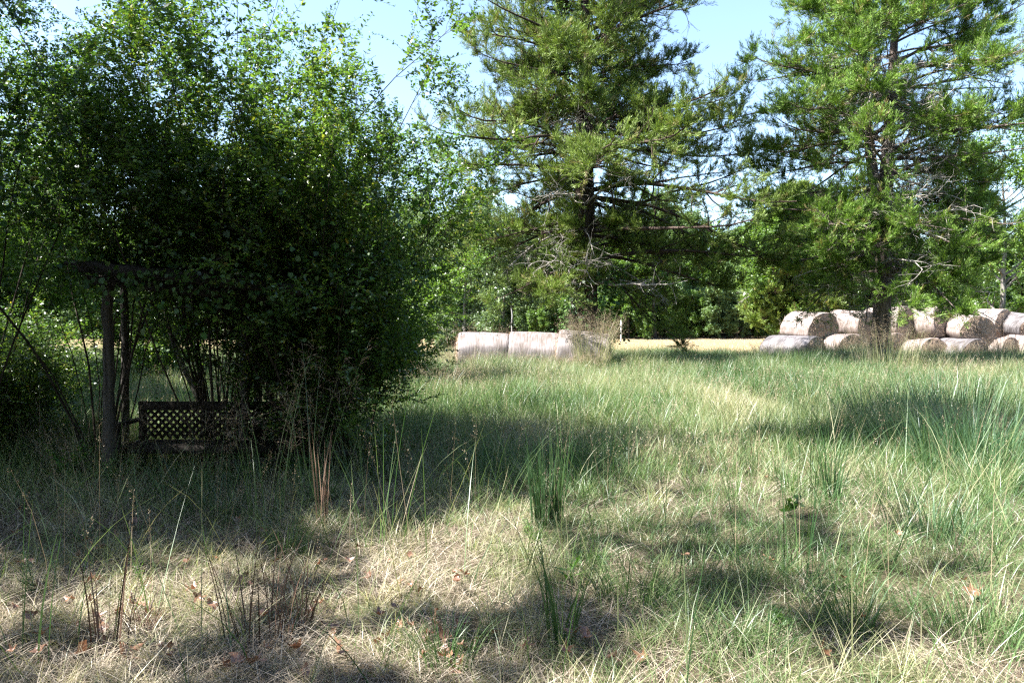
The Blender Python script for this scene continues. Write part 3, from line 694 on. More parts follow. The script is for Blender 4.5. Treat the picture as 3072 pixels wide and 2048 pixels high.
# ------------------------------------------------------------------ heart leaved vines
def heart(n=10):
    th = np.linspace(0, 2 * np.pi, n, endpoint=False)
    r = .5 * (1 - .28 * np.cos(th) * 0) ; x = .46 * np.sin(th); y = .5 - .5 * np.cos(th)
    y = y + .16 * np.abs(x) * (1 - y) - .02; x = x * (1.05 - .45 * y ** 2)
    y[0] += .12
    return np.stack([x, y], -1)
HB = heart()
def big_leaves(P, D, N, L):
    D = nrm(D); S = nrm(np.cross(D, N)); U = np.cross(S, D); n = len(HB)
    c = HB
    V = P[:, None, :] + L[:, None, None] * (S[:, None, :] * c[None, :, 0:1] + D[:, None, :] * c[None, :, 1:2] + U[:, None, :] * (.25 * np.abs(c[None, :, 0:1]) - .12 * c[None, :, 1:2] ** 2))
    F = (np.arange(len(P))[:, None] * n + np.arange(n)[None])
    return V.reshape(-1, 3), F
def vine(label, anchors, n, L, seed, mat, spread=.25, name='heart_leaf_vine', sag=.1):
    rg = np.random.default_rng(seed)
    pts = np.array(anchors, float)
    root = thing(name, label, 'vine', tuple(pts[0]))
    K = 24; t = np.linspace(0, len(pts) - 1, K); i = np.minimum(t.astype(int), len(pts) - 2); w = (t - i)[:, None]
    C = pts[i] * (1 - w) + pts[i + 1] * w + rg.normal(0, .035, (K, 3)); C[:, 2] -= sag * np.sin(np.pi * (t % 1))
    a = Acc(); V, F = tubes(C[None], np.full((1, K), .004), 4); a.add(V, F); a.build('stem', M['stem_bark'], root, origin=pts[0])
    idx = np.zeros(n, int); p, T = at(C[None], idx, rg.random(n)); p = p + rg.normal(0, spread, p.shape) * [1, .6, 1]
    D = rg.normal(0, .5, (n, 3)) + np.array([0, -.2, -.7]); N = rg.normal(0, .6, (n, 3)) + np.array([0, -.7, .6])
    V, F = big_leaves(p, D, N, L * rg.uniform(.6, 1.2, n)); a = Acc()
    T = rg.random(n); T = np.where(rg.random(n) < .04, 1, T * .95)
    a.add(V, F, rep(T, len(HB))); a.build('leaves', mat, root, origin=pts[0])
    return root
vine('heart leaved vine with large pale leaves hanging at the centre of the thicket', [px(520, 930, 7.8), px(640, 790, 7.5), px(760, 640, 7.5), px(850, 480, 7.6)], 45, .07, 501, M['heart_leaf'], .28)
vine('heart leaved vine climbing the right side of the thicket', [px(900, 900, 7.9), px(1050, 760, 8.0), px(1200, 560, 8.3), px(1330, 520, 8.5)], 45, .07, 502, M['heart_leaf'], .2)
vine('leafy vine sprawling down the dark left half of the thicket', [px(180, 250, 7.9), px(380, 420, 7.9), px(560, 620, 7.8), px(640, 760, 7.8)], 260, .062, 506, M['heart_leaf'], .34)
vine('leafy vine sprawling over the right half of the thicket', [px(760, 300, 8.2), px(900, 480, 8.1), px(1000, 680, 8.0), px(1020, 900, 7.9)], 220, .06, 507, M['heart_leaf'], .32)
vine('dark leaved vine draped along the arbor beam', [px(230, 800, 7.7), px(400, 830, 7.7), px(560, 820, 7.7), px(720, 850, 7.75), px(880, 880, 7.8)], 330, .06, 505, M['vine_leaf'], .11)
vine('broad leaved vine at the left edge of the thicket', [px(30, 640, 7.7), px(60, 480, 7.8), px(150, 330, 8.0)], 80, .075, 503, M['heart_leaf'], .28)

# vine on the middle cedar's trunk
def trunk_vine(label, c, z0, z1, r, n, seed, L):
    rg = np.random.default_rng(seed); root = thing('climbing_vine', label, 'vine', (c[0], c[1], z0))
    az = rg.uniform(0, 2 * np.pi, n); z = rg.uniform(0, z1 - z0, n); rr = r * (rg.uniform(.75, 1.5, n))
    lump = .7 + .6 * vnoise(az * 2, z * 1.3, seed); rr = rr * lump
    p = np.stack([np.cos(az) * rr, np.sin(az) * rr, z], -1)
    D = np.stack([np.cos(az), np.sin(az), np.full(n, -.7)], -1) + rg.normal(0, .5, (n, 3)); N = np.stack([np.cos(az), np.sin(az), np.full(n, .8)], -1) + rg.normal(0, .3, (n, 3))
    V, F = big_leaves(p, D, N, L * rg.uniform(.6, 1.2, n)); a = Acc(); a.add(V, F, rep(rg.random(n), len(HB))); a.build('leaves', M['vine_leaf'], root)
    s = np.linspace(0, 1, 16); P = np.stack([np.cos(s * 5) * r * .75, np.sin(s * 5) * r * .75, s * (z1 - z0)], -1)[None]
    a = Acc(); V, F = tubes(P, np.full((1, 16), .018), 5); a.add(V, F); a.build('stem', M['stem_bark'], root)
b = px(1768, 972, 24.4)
trunk_vine('broad leaved vine wrapped around the foot of the middle cedar trunk', (b[0] + .05, b[1] - .1), 1.0, 3.4, .75, 1500, 601, .11)
trunk_vine('pale vine clump climbing high on the middle cedar trunk', (b[0] - .1, b[1] - .2), 6.8, 11.5, .95, 1800, 602, .095)

# ------------------------------------------------------------------ hay bales
def bale_proto(label, wrapm, seed, group):
    rg = np.random.default_rng(seed)
    root = thing('hay_bale', label, 'hay bale', (0, 0, 0), 0, group)
    a_, b_, L = .73, .62, 1.42
    n = 56
    th = np.arange(n) / n * 2 * np.pi
    base = np.stack([a_ * np.cos(th), b_ * np.sin(th)], -1)
    base[:, 1] = np.where(base[:, 1] < -.5, -.5 - (-.5 - base[:, 1]) * .35, base[:, 1])
    lump = 1 + .03 * np.sin(th * 3 + seed * 1.7) + .018 * np.sin(th * 5 + 2 * seed) + .008 * np.sin(th * 11 + seed) + rg.normal(0, .004, n)
    base = base * lump[:, None]
    zc = -base[:, 1].min()
    ys = [-.5, -.485, -.45, -.3, -.15, 0, .15, .3, .45, .485, .5]; sc = [.955, .985, 1, 1.008, 1, 1.006, 1.0, 1.008, 1, .985, .955]
    rings = []
    for y, s in zip(ys, sc):
        q = base * s * (1 + rg.normal(0, .006, (n, 1)) + .02 * np.sin(th * 2 + y * 5 + seed)[:, None])
        rings.append(np.stack([q[:, 0], np.full(n, y * L), q[:, 1] + zc], -1))
    V = np.concatenate(rings); K = len(ys)
    k = np.arange(K - 1)[:, None] * n; s_ = np.arange(n)[None]; s2 = (s_ + 1) % n
    F = np.stack([k + s_, k + s2, k + n + s2, k + n + s_], -1).reshape(-1, 4)
    ac = Acc(); ac.add(V, F); ac.build('net_wrap', wrapm, root, smooth=True)
    for sg in (-1, 1):
        fr = []; m = 9
        for j in range(m + 1):
            f = 1 - j / m
            q = base * .955 * f
            dome = .05 * (1 - f ** 2) + (rg.normal(0, .014, n) if j else 0)
            fr.append(np.stack([q[:, 0] + (rg.normal(0, .008, n) if j else 0), sg * (.5 * L + dome) * np.ones(n), q[:, 1] + zc], -1))
        V = np.concatenate(fr); k = np.arange(m)[:, None] * n
        F = np.stack([k + s_, k + s2, k + n + s2, k + n + s_], -1).reshape(-1, 4)
        if sg > 0: F = F[:, ::-1]
        ac = Acc(); ac.add(V, F)
        q = 700; rr = np.sqrt(rg.random(q)); aa = rg.uniform(0, 2 * np.pi, q)
        p = np.stack([a_ * .93 * rr * np.cos(aa), np.full(q, sg * (.5 * L + .02)), b_ * .9 * rr * np.sin(aa) + zc], -1)
        D = np.stack([-np.sin(aa), np.full(q, sg * .35), np.cos(aa)], -1) + rg.normal(0, .45, (q, 3))
        V, F = leaves(p, D, rg.normal(size=(q, 3)), rg.uniform(.06, .2, q), np.full(q, .006)); ac.add(V, F)
        ac.build('cut_face', M['hay'], root)
    return root
stack = 'bales of the stack under the right cedar'
rowg = 'bales of the row left of the middle cedar'
WA = bale_proto('', M['wrap'], 1, stack); WB = bale_proto('', M['wrap'], 2, stack); GB = bale_proto('', M['old_wrap'], 3, stack); RB_ = bale_proto('', M['row_wrap'], 4, rowg)
taken = set(); brg = np.random.default_rng(12)
def bale(p, u, d, z, rz, label, group, sc=1.0):
    if d > 26:
        d = d * 1.11; z = z * 1.11; sc = tuple(np.array((sc,) * 3 if np.isscalar(sc) else sc) * 1.11)
    q = px(u, 972, d); loc = (q[0], q[1], float(gz(q[0], q[1])) - .03 + z)
    if id(p) not in taken:
        taken.add(id(p)); p.location = loc; p.rotation_euler = (0, 0, R(rz)); p['label'] = label; p['group'] = group; p.scale = (sc,) * 3 if np.isscalar(sc) else sc
        return p
    o_ = dup(p, loc, R(rz), label, group, sc)
    k_ = brg.uniform([.9, .9, .84], [1.1, 1.08, 1.04]) if d > 26 else brg.uniform(.98, 1.03, 3); o_.scale = (o_.scale[0] * k_[0], o_.scale[1] * k_[1], o_.scale[2] * k_[2])
    o_.rotation_euler = (R(brg.uniform(-6, 6)), R(brg.uniform(-10, 10)), R(rz + brg.uniform(-11, 11) * (d > 26)))
    o_.location.z -= brg.uniform(.0, .10); o_.location.y += brg.uniform(-.15, .2) * (d > 26)
    return o_
# lower row
bale(GB, 2378, 27.6, 0, 42, 'dark weathered grey bale at the left foot of the stack', stack, (1, 1.2, .92))
bale(WA, 2520, 28.0, 0, 20, 'lower bale right of the weathered grey one, wide brown face in the grass', stack, (1.08, 1, 1))
bale(WB, 2640, 28.7, 0, 24, 'lower bale directly behind the right cedar trunk', stack)
bale(WA, 2752, 28.2, 0, 26, 'lower bale just right of the right cedar trunk', stack)
bale(GB, 2868, 28.0, 0, 33, 'grey streaked lower bale in the right half of the stack', stack)
bale(WB, 2978, 28.3, 0, 22, 'lower bale second from the right edge, face half hidden in grass', stack)
bale(WA, 3094, 28.2, 0, 28, 'lower bale cut by the right edge of the picture', stack)
# upper row
UZ = .95
bale(WB, 2432, 28.6, UZ - .06, 16, 'upper white bale at the left end of the stack with round brown face', stack)
bale(WA, 2558, 28.8, UZ + .06, 25, 'upper bale second from the left with a tall brown face', stack)
bale(WB, 2668, 29.3, UZ + .02, 26, 'upper bale mostly hidden by the right cedar trunk', stack)
bale(WA, 2782, 29.0, UZ - .05, 30, 'upper pinkish bale first to the right of the right cedar trunk', stack)
bale(WB, 2890, 28.5, UZ - .16, 20, 'upper bale with dark brown face under the drooping twig', stack)
bale(WA, 2846, 30.3, UZ + .12, 20, 'white bale on top behind the drooping twig', stack)
bale(WB, 2960, 30.2, UZ + .10, 22, 'bluish white bale at the right top of the stack', stack)
bale(GB, 3050, 29.8, UZ - .02, 14, 'ragged bale at the top right end of the stack', stack, (.95, 1, .95))
for (u, d) in ((2780, 30.2), (2890, 30.0), (3010, 30.0)):
    bale(WB, u, d, 0, 14, 'bale of the hidden back row that carries the stack', stack)
# side-on row left of the middle cedar
rl = [('leftmost bale of the row, half hidden by the bush', 1450), ('middle bale of the row, pale and smooth', 1598), ('bale of the row nearest the middle cedar trunk, dark end showing', 1742)]
for k, (lab, u) in enumerate(rl):
    bale(RB_, u, 22.7 - .1 * k, (-.10, -.05, -.02)[k], (92, 268, 84)[k], lab, rowg, (1.12, 1.0, 1.26 + .03 * k))

# ------------------------------------------------------------------ posts in the far field
mp = thing('marker_post', 'thin white marker post with pointed top at the far edge of the mown field', 'post', gloc((1863 - 1536) / F_PX * 56, 56))
a = Acc(); pole(a, (0, 0, -.1), (0, 0, 1.0), .04, .04, 8, 0); a.build('shaft', M['white_paint'], mp)
a = Acc(); pole(a, (0, 0, 1.0), (0, 0, 1.2), .075, .075, 8, 0); pole(a, (0, 0, 1.2), (0, 0, 1.5), .07, .01, 8, 0); a.build('cap', M['white_paint'], mp)
fp = thing('metal_pole', 'grey pole with a thin rail before the far wood, left of the middle cedar', 'post', gloc((1536 - 1536) / F_PX * 52 - .02, 52))
a = Acc(); pole(a, (0, 0, -.1), (0, 0, 5.2), .04, .035, 8, .02, 5); a.build('pole', M['grey_metal'], fp)
a = Acc(); pole(a, (0, 0, 3.95), (-2.8, 0.1, 4.2), .022, .022, 6, 0); a.build('rail', M['grey_metal'], fp)
gt = broadleaf('bare_trunk_tree', 'tree with straight grey trunk at the wood edge between the two big cedars', gloc((1967 - 1536) / F_PX * 60, 60), 10.5, 2.6, 208, M['far_leaf'], M['stem_bark'], 16, 9, 7, 18, (.2, .11), .45, .17)

# ------------------------------------------------------------------ grasses
def blades(rg, x, y, h, w, th0, th1, seg=3, az=None, z=None, twist=None):
    n = len(x); az = rg.uniform(0, 2 * np.pi, n) if az is None else az
    fa = rg.uniform(0, 2 * np.pi, n) if twist is None else twist
    z = gz(x, y) - .015 if z is None else z
    P = np.stack([x, y, z], -1); H = np.stack([np.cos(az), np.sin(az), np.zeros(n)], -1); S = np.stack([np.cos(fa), np.sin(fa), np.zeros(n)], -1)
    V = np.empty((n, seg + 1, 2, 3), np.float32)
    for k in range(seg + 1):
        s = k / seg; ww = (w * (1 - s ** 1.6 * .93) * .5)[:, None]
        V[:, k, 0] = P - S * ww; V[:, k, 1] = P + S * ww
        th = th0 + (th1 - th0) * ((k + .5) / seg)
        P = P + (H * np.sin(th)[:, None] + np.array([0, 0, 1.]) * np.cos(th)[:, None]) * (h / seg)[:, None]
    i = np.arange(n)[:, None] * (2 * (seg + 1)); k = np.arange(seg)[None] * 2
    F = np.stack([i + k, i + k + 1, i + k + 3, i + k + 2], -1).reshape(-1, 4)
    return V.reshape(-1, 3), F

def wedge(rg, n, d0, d1, power=1.0, margin=1.2):
    """points on the ground seen by the camera (plus a margin at the sides)"""
    t = rg.random(n)
    e = 2 - power
    d = (d0 ** e + t * (d1 ** e - d0 ** e)) ** (1 / e)
    x = rg.uniform(-1, 1, n) * (.66 * d + margin)
    return x, d

def patch(x, y):   # dry (1) .. green (0)
    return fbm(x * .55 + 10, y * .38 + 3, 21)

g = np.random.default_rng(77)
# 1 straw thatch lying down in the foreground
x, y = wedge(g, 260000, 2.6, 13, 1.0)
dry = patch(x, y) + .10 * (x < 0) - .18 * (x > .5); keep = g.random(len(x)) < np.clip((dry - .22) * 2.6, .15, 1) * np.clip(vnoise(x * 3.3, y * 3.3, 61) * 1.7 - .15, .1, 1); x, y = x[keep], y[keep]; n = len(x)
V, F = blades(g, x, y, g.uniform(.12, .42, n), g.uniform(.0018, .0042, n) * (1 + y / 16), g.uniform(.75, 1.45, n), g.uniform(1.35, 1.9, n), 3)
a = Acc(); a.add(V, F, rep(g.random(n) ** 1.2, 8)); a.build('straw_thatch', M['straw'], kind='stuff')
# 2 short green and half dry grass in the foreground
x, y = wedge(g, 190000, 2.6, 14, .9)
dry = patch(x, y); keep = g.random(len(x)) < np.clip(1.25 - dry * 1.3 - .25 * (x < -.2), .12, 1) * np.clip(vnoise(x * 2.6, y * 2.6, 63) * 1.8 - .2, .1, 1); x, y, dry = x[keep], y[keep], dry[keep]; n = len(x)
hh = (.07 + .22 * g.random(n) ** 1.5) * (.7 + .9 * (1 - dry)) * (.8 + y / 22) * (.45 + 1.2 * vnoise(x * 2.1, y * 2.1, 73))
V, F = blades(g, x, y, hh, g.uniform(.0016, .0036, n) * (1 + y / 16), g.uniform(.05, .7, n), g.uniform(.4, 1.9, n), 3)
T = np.clip(.12 + .8 * dry + .10 * (x < .3) - .16 * (x > .6) + g.normal(0, .17, n), 0, 1)
a = Acc(); a.add(V, F, rep(T, 8)); a.build('short_grass', M['grass'], kind='stuff')
# 3 tall meadow grass
x, y = wedge(g, 420000, 7.5, 32, .9)
dry = patch(x, y); tall = fbm(x * .4 + 40, y * .3 + 9, 31)
dens = sstep(7.5, 12, y + 1.5 * (tall - .5)); keep = g.random(len(x)) < dens; x, y, dry, tall = x[keep], y[keep], dry[keep], tall[keep]; n = len(x)
hh = (.24 + .48 * tall + .30 * g.random(n)) * (.55 + .85 * vnoise(x * 1.3, y * .9, 71)) * (.5 + .5 * sstep(8, 19, y)) 
V, F = blades(g, x, y, hh, g.uniform(.0025, .005, n) * (1 + y / 9), g.uniform(.02, .35, n), g.uniform(.3, 1.25, n), 3)
T = np.clip(.20 + .58 * (.5 + 1.7 * (dry - .5)) + g.normal(0, .17, n), 0, 1)
a = Acc(); a.add(V, F, rep(T, 8)); a.build('meadow_grass', M['grass'], kind='stuff')
x, y = wedge(g, 170000, 17, 32.5, .6); tall = fbm(x * .5 + 40, y * .4 + 9, 33); n = len(x)
hh = (.34 + .36 * tall + .30 * g.random(n) ** 2) * (.7 + .5 * vnoise(x * 1.1, y * .8, 72))
V, F = blades(g, x, y, hh, g.uniform(.006, .011, n), g.uniform(.02, .3, n), g.uniform(.25, 1.2, n), 3)
a = Acc(); a.add(V, F, rep(np.clip(.22 + .6 * patch(x, y) + .12 * sstep(23, 28, y) + g.normal(0, .17, n), 0, 1), 8)); a.build('rough_grass', M['grass'], kind='stuff')
# 3b coarser clumps of arching blades that break up the turf
nc = 3000
cx, cyy = wedge(g, nc, 2.8, 17, .8); nb_ = g.integers(14, 46, nc); idx = np.repeat(np.arange(nc), nb_); n = len(idx)
rad = g.uniform(.02, .09, nc)[idx]; az = g.uniform(0, 6.28, n)
x = cx[idx] + rad * np.cos(az) * g.random(n); y = cyy[idx] + rad * np.sin(az) * g.random(n)
dryc = np.clip(patch(cx, cyy) * 1.5 - .15 + .14 * (cx < .3) - .26 * (cx > .4) + g.normal(0, .2, nc), 0, 1)
hc = g.uniform(.14, .42, nc) * (1 + .35 * (cx > 0)) * (.8 + .5 * sstep(6, 12, cyy))
V, F = blades(g, x, y, hc[idx] * g.uniform(.5, 1.1, n), g.uniform(.0018, .0042, n) * (1 + y / 20), g.uniform(.05, .9, n), g.uniform(.6, 2.2, n), 4, az + g.normal(0, .9, n))
a = Acc(); a.add(V, F, rep(np.clip(.1 + .85 * dryc[idx] + g.normal(0, .1, n), 0, 1), 10)); a.build('clumped_grass', M['grass'], kind='stuff')
# 3c taller ragged clumps through the meadow
nc = 1500
cx, cyy = wedge(g, nc, 7, 27, .9); nb_ = g.integers(20, 60, nc); idx = np.repeat(np.arange(nc), nb_); n = len(idx)
rad = g.uniform(.04, .2, nc)[idx]; az = g.uniform(0, 6.28, n)
x = cx[idx] + rad * np.cos(az) * g.random(n); y = cyy[idx] + rad * np.sin(az) * g.random(n)
tc = np.clip(.1 + .5 * patch(cx, cyy) + g.normal(0, .16, nc), 0, 1); hc = g.uniform(.4, .9, nc) * (.6 + .4 * sstep(7, 13, cyy))
V, F = blades(g, x, y, hc[idx] * g.uniform(.5, 1.1, n), g.uniform(.0025, .0045, n) * (1 + y / 10), g.uniform(.02, .5, n), g.uniform(.3, 1.5, n), 4, az + g.normal(0, .6, n))
a = Acc(); a.add(V, F, rep(np.clip(tc[idx] + g.normal(0, .1, n), 0, 1), 10)); a.build('ragged_meadow_grass', M['grass'], kind='stuff')
# 4 fine pale seed stems above the meadow
def seedstems(g, x, y, h, w, nseed, sl, sw, acc):
    n = len(x); az = g.uniform(0, 6.28, n); t0 = g.uniform(0, .2, n); t1 = g.uniform(.1, .6, n)
    V, F = blades(g, x, y, h, w, t0, t1, 3, az); acc.add(V, F, np.full(len(V), .6))
    tip = V.reshape(n, 4, 2, 3)[:, 3].mean(1); low = V.reshape(n, 4, 2, 3)[:, 2].mean(1)
    idx = np.repeat(np.arange(n), nseed); f = g.uniform(0, 1, len(idx))[:, None]
    p = low[idx] * (1 - f) + tip[idx] * f + g.normal(0, 1, (len(idx), 3)) * (h[idx] * .02)[:, None] * (1.3 - f)
    D = nrm(tip - low)[idx] + g.normal(0, .6, (len(idx), 3)) - np.array([0, 0, .3])
    V, F = leaves(p, D, g.normal(size=p.shape), sl * g.uniform(.7, 1.3, len(idx)) * (1 + y[idx] / 14), sw * (1 + y[idx] / 14)); acc.add(V, F, rep(g.random(len(idx)), 4))
x, y = wedge(g, 15000, 8, 31, 1.0); tall = fbm(x * .5 + 70, y * .4, 41); k = tall > .42; x, y = x[k], y[k]
a = Acc(); seedstems(g, x, y, g.uniform(.35, .85, len(x)) * (.6 + .4 * sstep(8, 16, y)), np.full(len(x), .002) * (1 + y / 8), 9, .012, np.full(len(np.repeat(y, 9)), .004), a)
a.build('meadow_seed_heads', M['seed'], kind='stuff')
# 4b wiry single stalks scattered through the foreground
x, y = wedge(g, 2300, 3.2, 18, .6); n = len(x)
a = Acc(); V, F = blades(g, x, y, g.uniform(.3, 1.1, n), g.uniform(.003, .0065, n) * (1 + y / 20), g.uniform(.0, .6, n), g.uniform(.2, 1.5, n), 5)
a.add(V, F, rep(np.clip(g.normal(.4, .27, n), 0, 1), 12)); a.build('wiry_stalks', M['grass'], kind='stuff')
x, y = wedge(g, 520, 4.2, 16, .7); a = Acc()
seedstems(g, x, y, g.uniform(.5, 1.15, len(x)), np.full(len(x), .0022) * (1 + y / 14), 22, .009, np.full(len(x) * 22, .0022), a); a.build('loose_seed_stems', M['seed'], kind='stuff')
# 5 stubble of the mown field
x, y = wedge(g, 110000, 31, 64, 1.0); n = len(x)
V, F = blades(g, x, y, g.uniform(.05, .16, n), g.uniform(.012, .022, n), g.uniform(.1, .7, n), g.uniform(.5, 1.4, n), 2)
a = Acc(); a.add(V, F, rep(np.clip(.40 + .6 * (fbm(x * .2, y * .12, 51) - .5) + g.normal(0, .12, n), 0, 1), 6)); a.build('field_stubble', M['straw'], kind='stuff')

# single tussocks
def tussock(name, label, x, y, n, h, spread, w, th, mat, seed, cat='grass clump', group=None, T=(.4, .25), seg=5, seeds=0, seedmat='seed'):
    rg = np.random.default_rng(seed); loc = gloc(x, y); root = thing(name, label, cat, loc, 0, group)
    az = rg.uniform(0, 6.28, n); r = spread * np.sqrt(rg.random(n)); bx, by = r * np.cos(az), r * np.sin(az)
    hh = h * rg.uniform(.45, 1.08, n); az2 = az + rg.normal(0, .5, n)
    t0 = rg.uniform(.0, th[0], n); t1 = rg.uniform(th[0], th[1], n)
    V, F = blades(rg, bx, by, hh, w * rg.uniform(.7, 1.2, n), t0, t1, seg, az2, z=np.full(n, -.03))
    a = Acc(); a.add(V, F, rep(np.clip(rg.normal(T[0], T[1], n), 0, 1), 2 * (seg + 1))); a.build('blades', mat, root)
    if seeds:
        tipv = V.reshape(n, seg + 1, 2, 3).mean(2); top = hh > np.quantile(hh, 1 - seeds); tv = tipv[top]; m = len(tv)
        sa = Acc(); nb_ = 16
        idx = np.repeat(np.arange(m), nb_); f = rg.uniform(.68, 1, len(idx)); p, Tn = at(tv, idx, f)
        e = rg.normal(size=(len(idx), 3)); d = nrm(Tn * .8 + e * .45); Lb = rg.uniform(.05, .2, len(idx)) * (1.4 - f) * 1.6
        K = 5; C = np.empty((len(idx), K, 3)); C[:, 0] = p
        for k in range(1, K):
            d = nrm(d + np.array([0, 0, -.22])); C[:, k] = C[:, k - 1] + d * (Lb / (K - 1))[:, None]
        V2, F2 = tubes(C, np.full((len(idx), K), .0007), 3); sa.add(V2, F2, np.full(len(V2), .5))
        i2 = np.repeat(np.arange(len(C)), 6); p, Tn = at(C, i2, rg.uniform(.3, 1, len(i2)))
        V2, F2 = leaves(p, Tn + np.array([0, 0, -.4]) + rg.normal(0, .25, Tn.shape), rg.normal(size=p.shape), rg.uniform(.008, .016, len(i2)), np.full(len(i2), .0038)); sa.add(V2, F2, rep(rg.random(len(i2)), 4))
        sa.build('seed_heads', M[seedmat], root)
    return root
def onground(u, v):
    d = F_PX * CAM_H / (v - HORIZON); return (u - 1536) / F_PX * d, d
def T_(label, u, v, n, h, sp, w, th, mat, seed, name='grass_tussock', **k):
    x, y = onground(u, v); return tussock(name, label, float(x), float(y), n, h, sp, w, th, M[mat], seed, **k)
T_('dark stiff rush tussock standing upright in the middle of the foreground', 1640, 1590, 150, .82, .12, .009, (.12, .35), 'rush', 701, name='rush_tussock')
T_('thin dark rush tuft right of the centre in the sunlit grass', 2500, 1525, 34, .85, .07, .011, (.15, .45), 'rush', 702, name='rush_tussock')
T_('broad blue green tussock at the right edge, the largest there', 2930, 1400, 700, 1.0, .7, .009, (.2, .9), 'blue_grass', 703)
T_('blue green tussock left of the large one at the right edge', 2760, 1370, 420, .8, .6, .009, (.25, 1.0), 'blue_grass', 704)
T_('blue green tussock just behind the two large ones at the right edge', 2830, 1260, 500, .95, .9, .011, (.2, .9), 'blue_grass', 730)
T_('dark blue green tussock at the left end of the clump of tussocks on the right', 2650, 1300, 420, .85, .6, .011, (.2, .9), 'blue_grass', 731, T=(.2, .2))
T_('tall dark green blades behind the tussock at the right edge', 2900, 1280, 120, .9, .4, .012, (.15, .6), 'rush', 705)
T_('arching pale tussock near the right edge with blades fanning over dry grass', 2960, 1480, 260, .62, .2, .006, (.5, 1.5), 'grass', 706, T=(.5, .2))
T_('bluish grass clump in the meadow below the mown field', 2140, 1150, 340, .75, .9, .016, (.2, .8), 'blue_grass', 707)
T_('bluish grass clump left of the larger one below the mown field', 1960, 1120, 260, .75, .9, .018, (.2, .8), 'blue_grass', 708)
T_('dark green grass clump at the end of the thicket', 1480, 1170, 300, .7, .7, .012, (.2, .9), 'rush', 709)
T_('arching grass clump with pale seed heads beside the thicket', 1300, 1230, 220, .95, .4, .009, (.3, 1.3), 'grass', 710, T=(.45, .2), seeds=.2)
T_('tall seeding grass in front of the bench with drooping heads', 800, 1560, 16, 1.4, .14, .009, (.2, .55), 'grass', 711, name='seeding_grass', T=(.4, .1), seeds=.9, seg=7)
T_('tall seeding grass leaning right in front of the dark thicket', 930, 1520, 14, 1.5, .12, .009, (.2, .6), 'grass', 712, name='seeding_grass', T=(.42, .1), seeds=.9, seg=7)
T_('seeding grass with arching heads at the right foot of the thicket', 1080, 1420, 26, 1.25, .25, .009, (.25, .9), 'grass', 713, name='seeding_grass', T=(.5, .12), seeds=.8, seg=7)
T_('thin seeding grass beside the left bench leg', 560, 1480, 12, 1.0, .2, .005, (.2, .7), 'grass', 714, name='seeding_grass', T=(.5, .12), seeds=.8, seg=7)
T_('tuft of reddish dead stalks standing in the sun near the thicket', 965, 1585, 20, .78, .06, .013, (.05, .3), 'dead_stem', 715, name='dead_stalks', T=(.75, .2))
T_('dark dry stalk clump in the left foreground', 790, 1900, 30, .72, .2, .009, (.25, .95), 'dead_stem', 716, name='dead_stalks', T=(.3, .25))
T_('small dark spiky tuft on the straw in the left foreground', 420, 1890, 70, .28, .05, .006, (.5, 1.3), 'dead_stem', 717, name='dead_stalks', T=(.25, .2))
T_('single tall weed stalks in the bottom left corner', 60, 1960, 8, 1.0, .25, .011, (.1, .35), 'rush', 718, name='dead_stalks', T=(.6, .2))
T_('green and brown weed stalks in the centre foreground', 1690, 1930, 22, .7, .08, .012, (.15, .75), 'grass', 719, name='weed_stalks', T=(.3, .2))
T_('wide fresh grass tuft at the bottom right with flat blades', 2560, 1900, 90, .5, .12, .007, (.5, 1.5), 'grass', 720, T=(.28, .15))
T_('fresh green grass tuft at the bottom right edge', 2960, 1930, 130, .42, .22, .006, (.3, 1.4), 'grass', 721, T=(.22, .15))
T_('dark green tuft in the shade at the bottom right of centre', 2250, 1960, 120, .32, .2, .006, (.3, 1.3), 'rush', 722)
T_('thin green stalks left of the rush tuft on the right', 2400, 1740, 12, .95, .1, .010, (.1, .4), 'rush', 723, name='weed_stalks', T=(.7, .2))
T_('seeding dry grass clump hiding the foot of the middle cedar', 1772, 1150, 420, 2.0, .42, .012, (.12, .75), 'grass', 724, name='seeding_grass', T=(.8, .15), seeds=.5)
T_('tall dry reeds rising over the left end of the bale stack', 2478, 1112, 60, 2.3, .5, .014, (.08, .5), 'grass', 725, name='seeding_grass', T=(.8, .15), seeds=.5)
T_('dry seeding grass in front of the right cedar trunk', 2660, 1150, 420, 1.75, .8, .012, (.12, .75), 'grass', 726, name='seeding_grass', T=(.75, .18), seeds=.4)
T_('brown dry weeds at the right end of the bale stack', 3010, 1110, 120, 1.9, .7, .014, (.12, .7), 'dead_stem', 727, name='seeding_grass', T=(.7, .2), seeds=.3)
T_('dry weed heads poking over the bale row beside the bush', 1440, 1120, 130, 1.7, 1.1, .012, (.1, .6), 'dead_stem', 728, name='seeding_grass', T=(.6, .2), seeds=.5)
T_('few very tall dark stalks crossing the sunlit meadow on the right', 2430, 1500, 6, 1.65, .15, .010, (.1, .3), 'rush', 750, name='weed_stalks', T=(.35, .2), seg=7)
T_('tall thin stalks rising behind the rush tussock in the centre', 1690, 1560, 6, 1.5, .2, .009, (.08, .3), 'rush', 751, name='weed_stalks', T=(.5, .2), seg=7)
T_('leaning green stalks with long leaf blades left of the rush tussock', 1150, 1640, 7, 1.35, .15, .010, (.2, .6), 'grass', 752, name='weed_stalks', T=(.3, .1), seg=7)
T_('twiggy dark weed right of the reddish dead stalks', 890, 1880, 16, .6, .06, .008, (.35, .9), 'dead_stem', 753, name='dead_stalks', T=(.3, .2))
T_('twiggy dark weed in front of the small spiky tuft', 310, 1950, 10, .8, .1, .009, (.1, .5), 'dead_stem', 754, name='dead_stalks', T=(.3, .2))
T_('green grass tuft in the sun before the reddish dead stalks', 860, 1660, 110, .45, .12, .006, (.3, 1.2), 'grass', 755, T=(.25, .12))
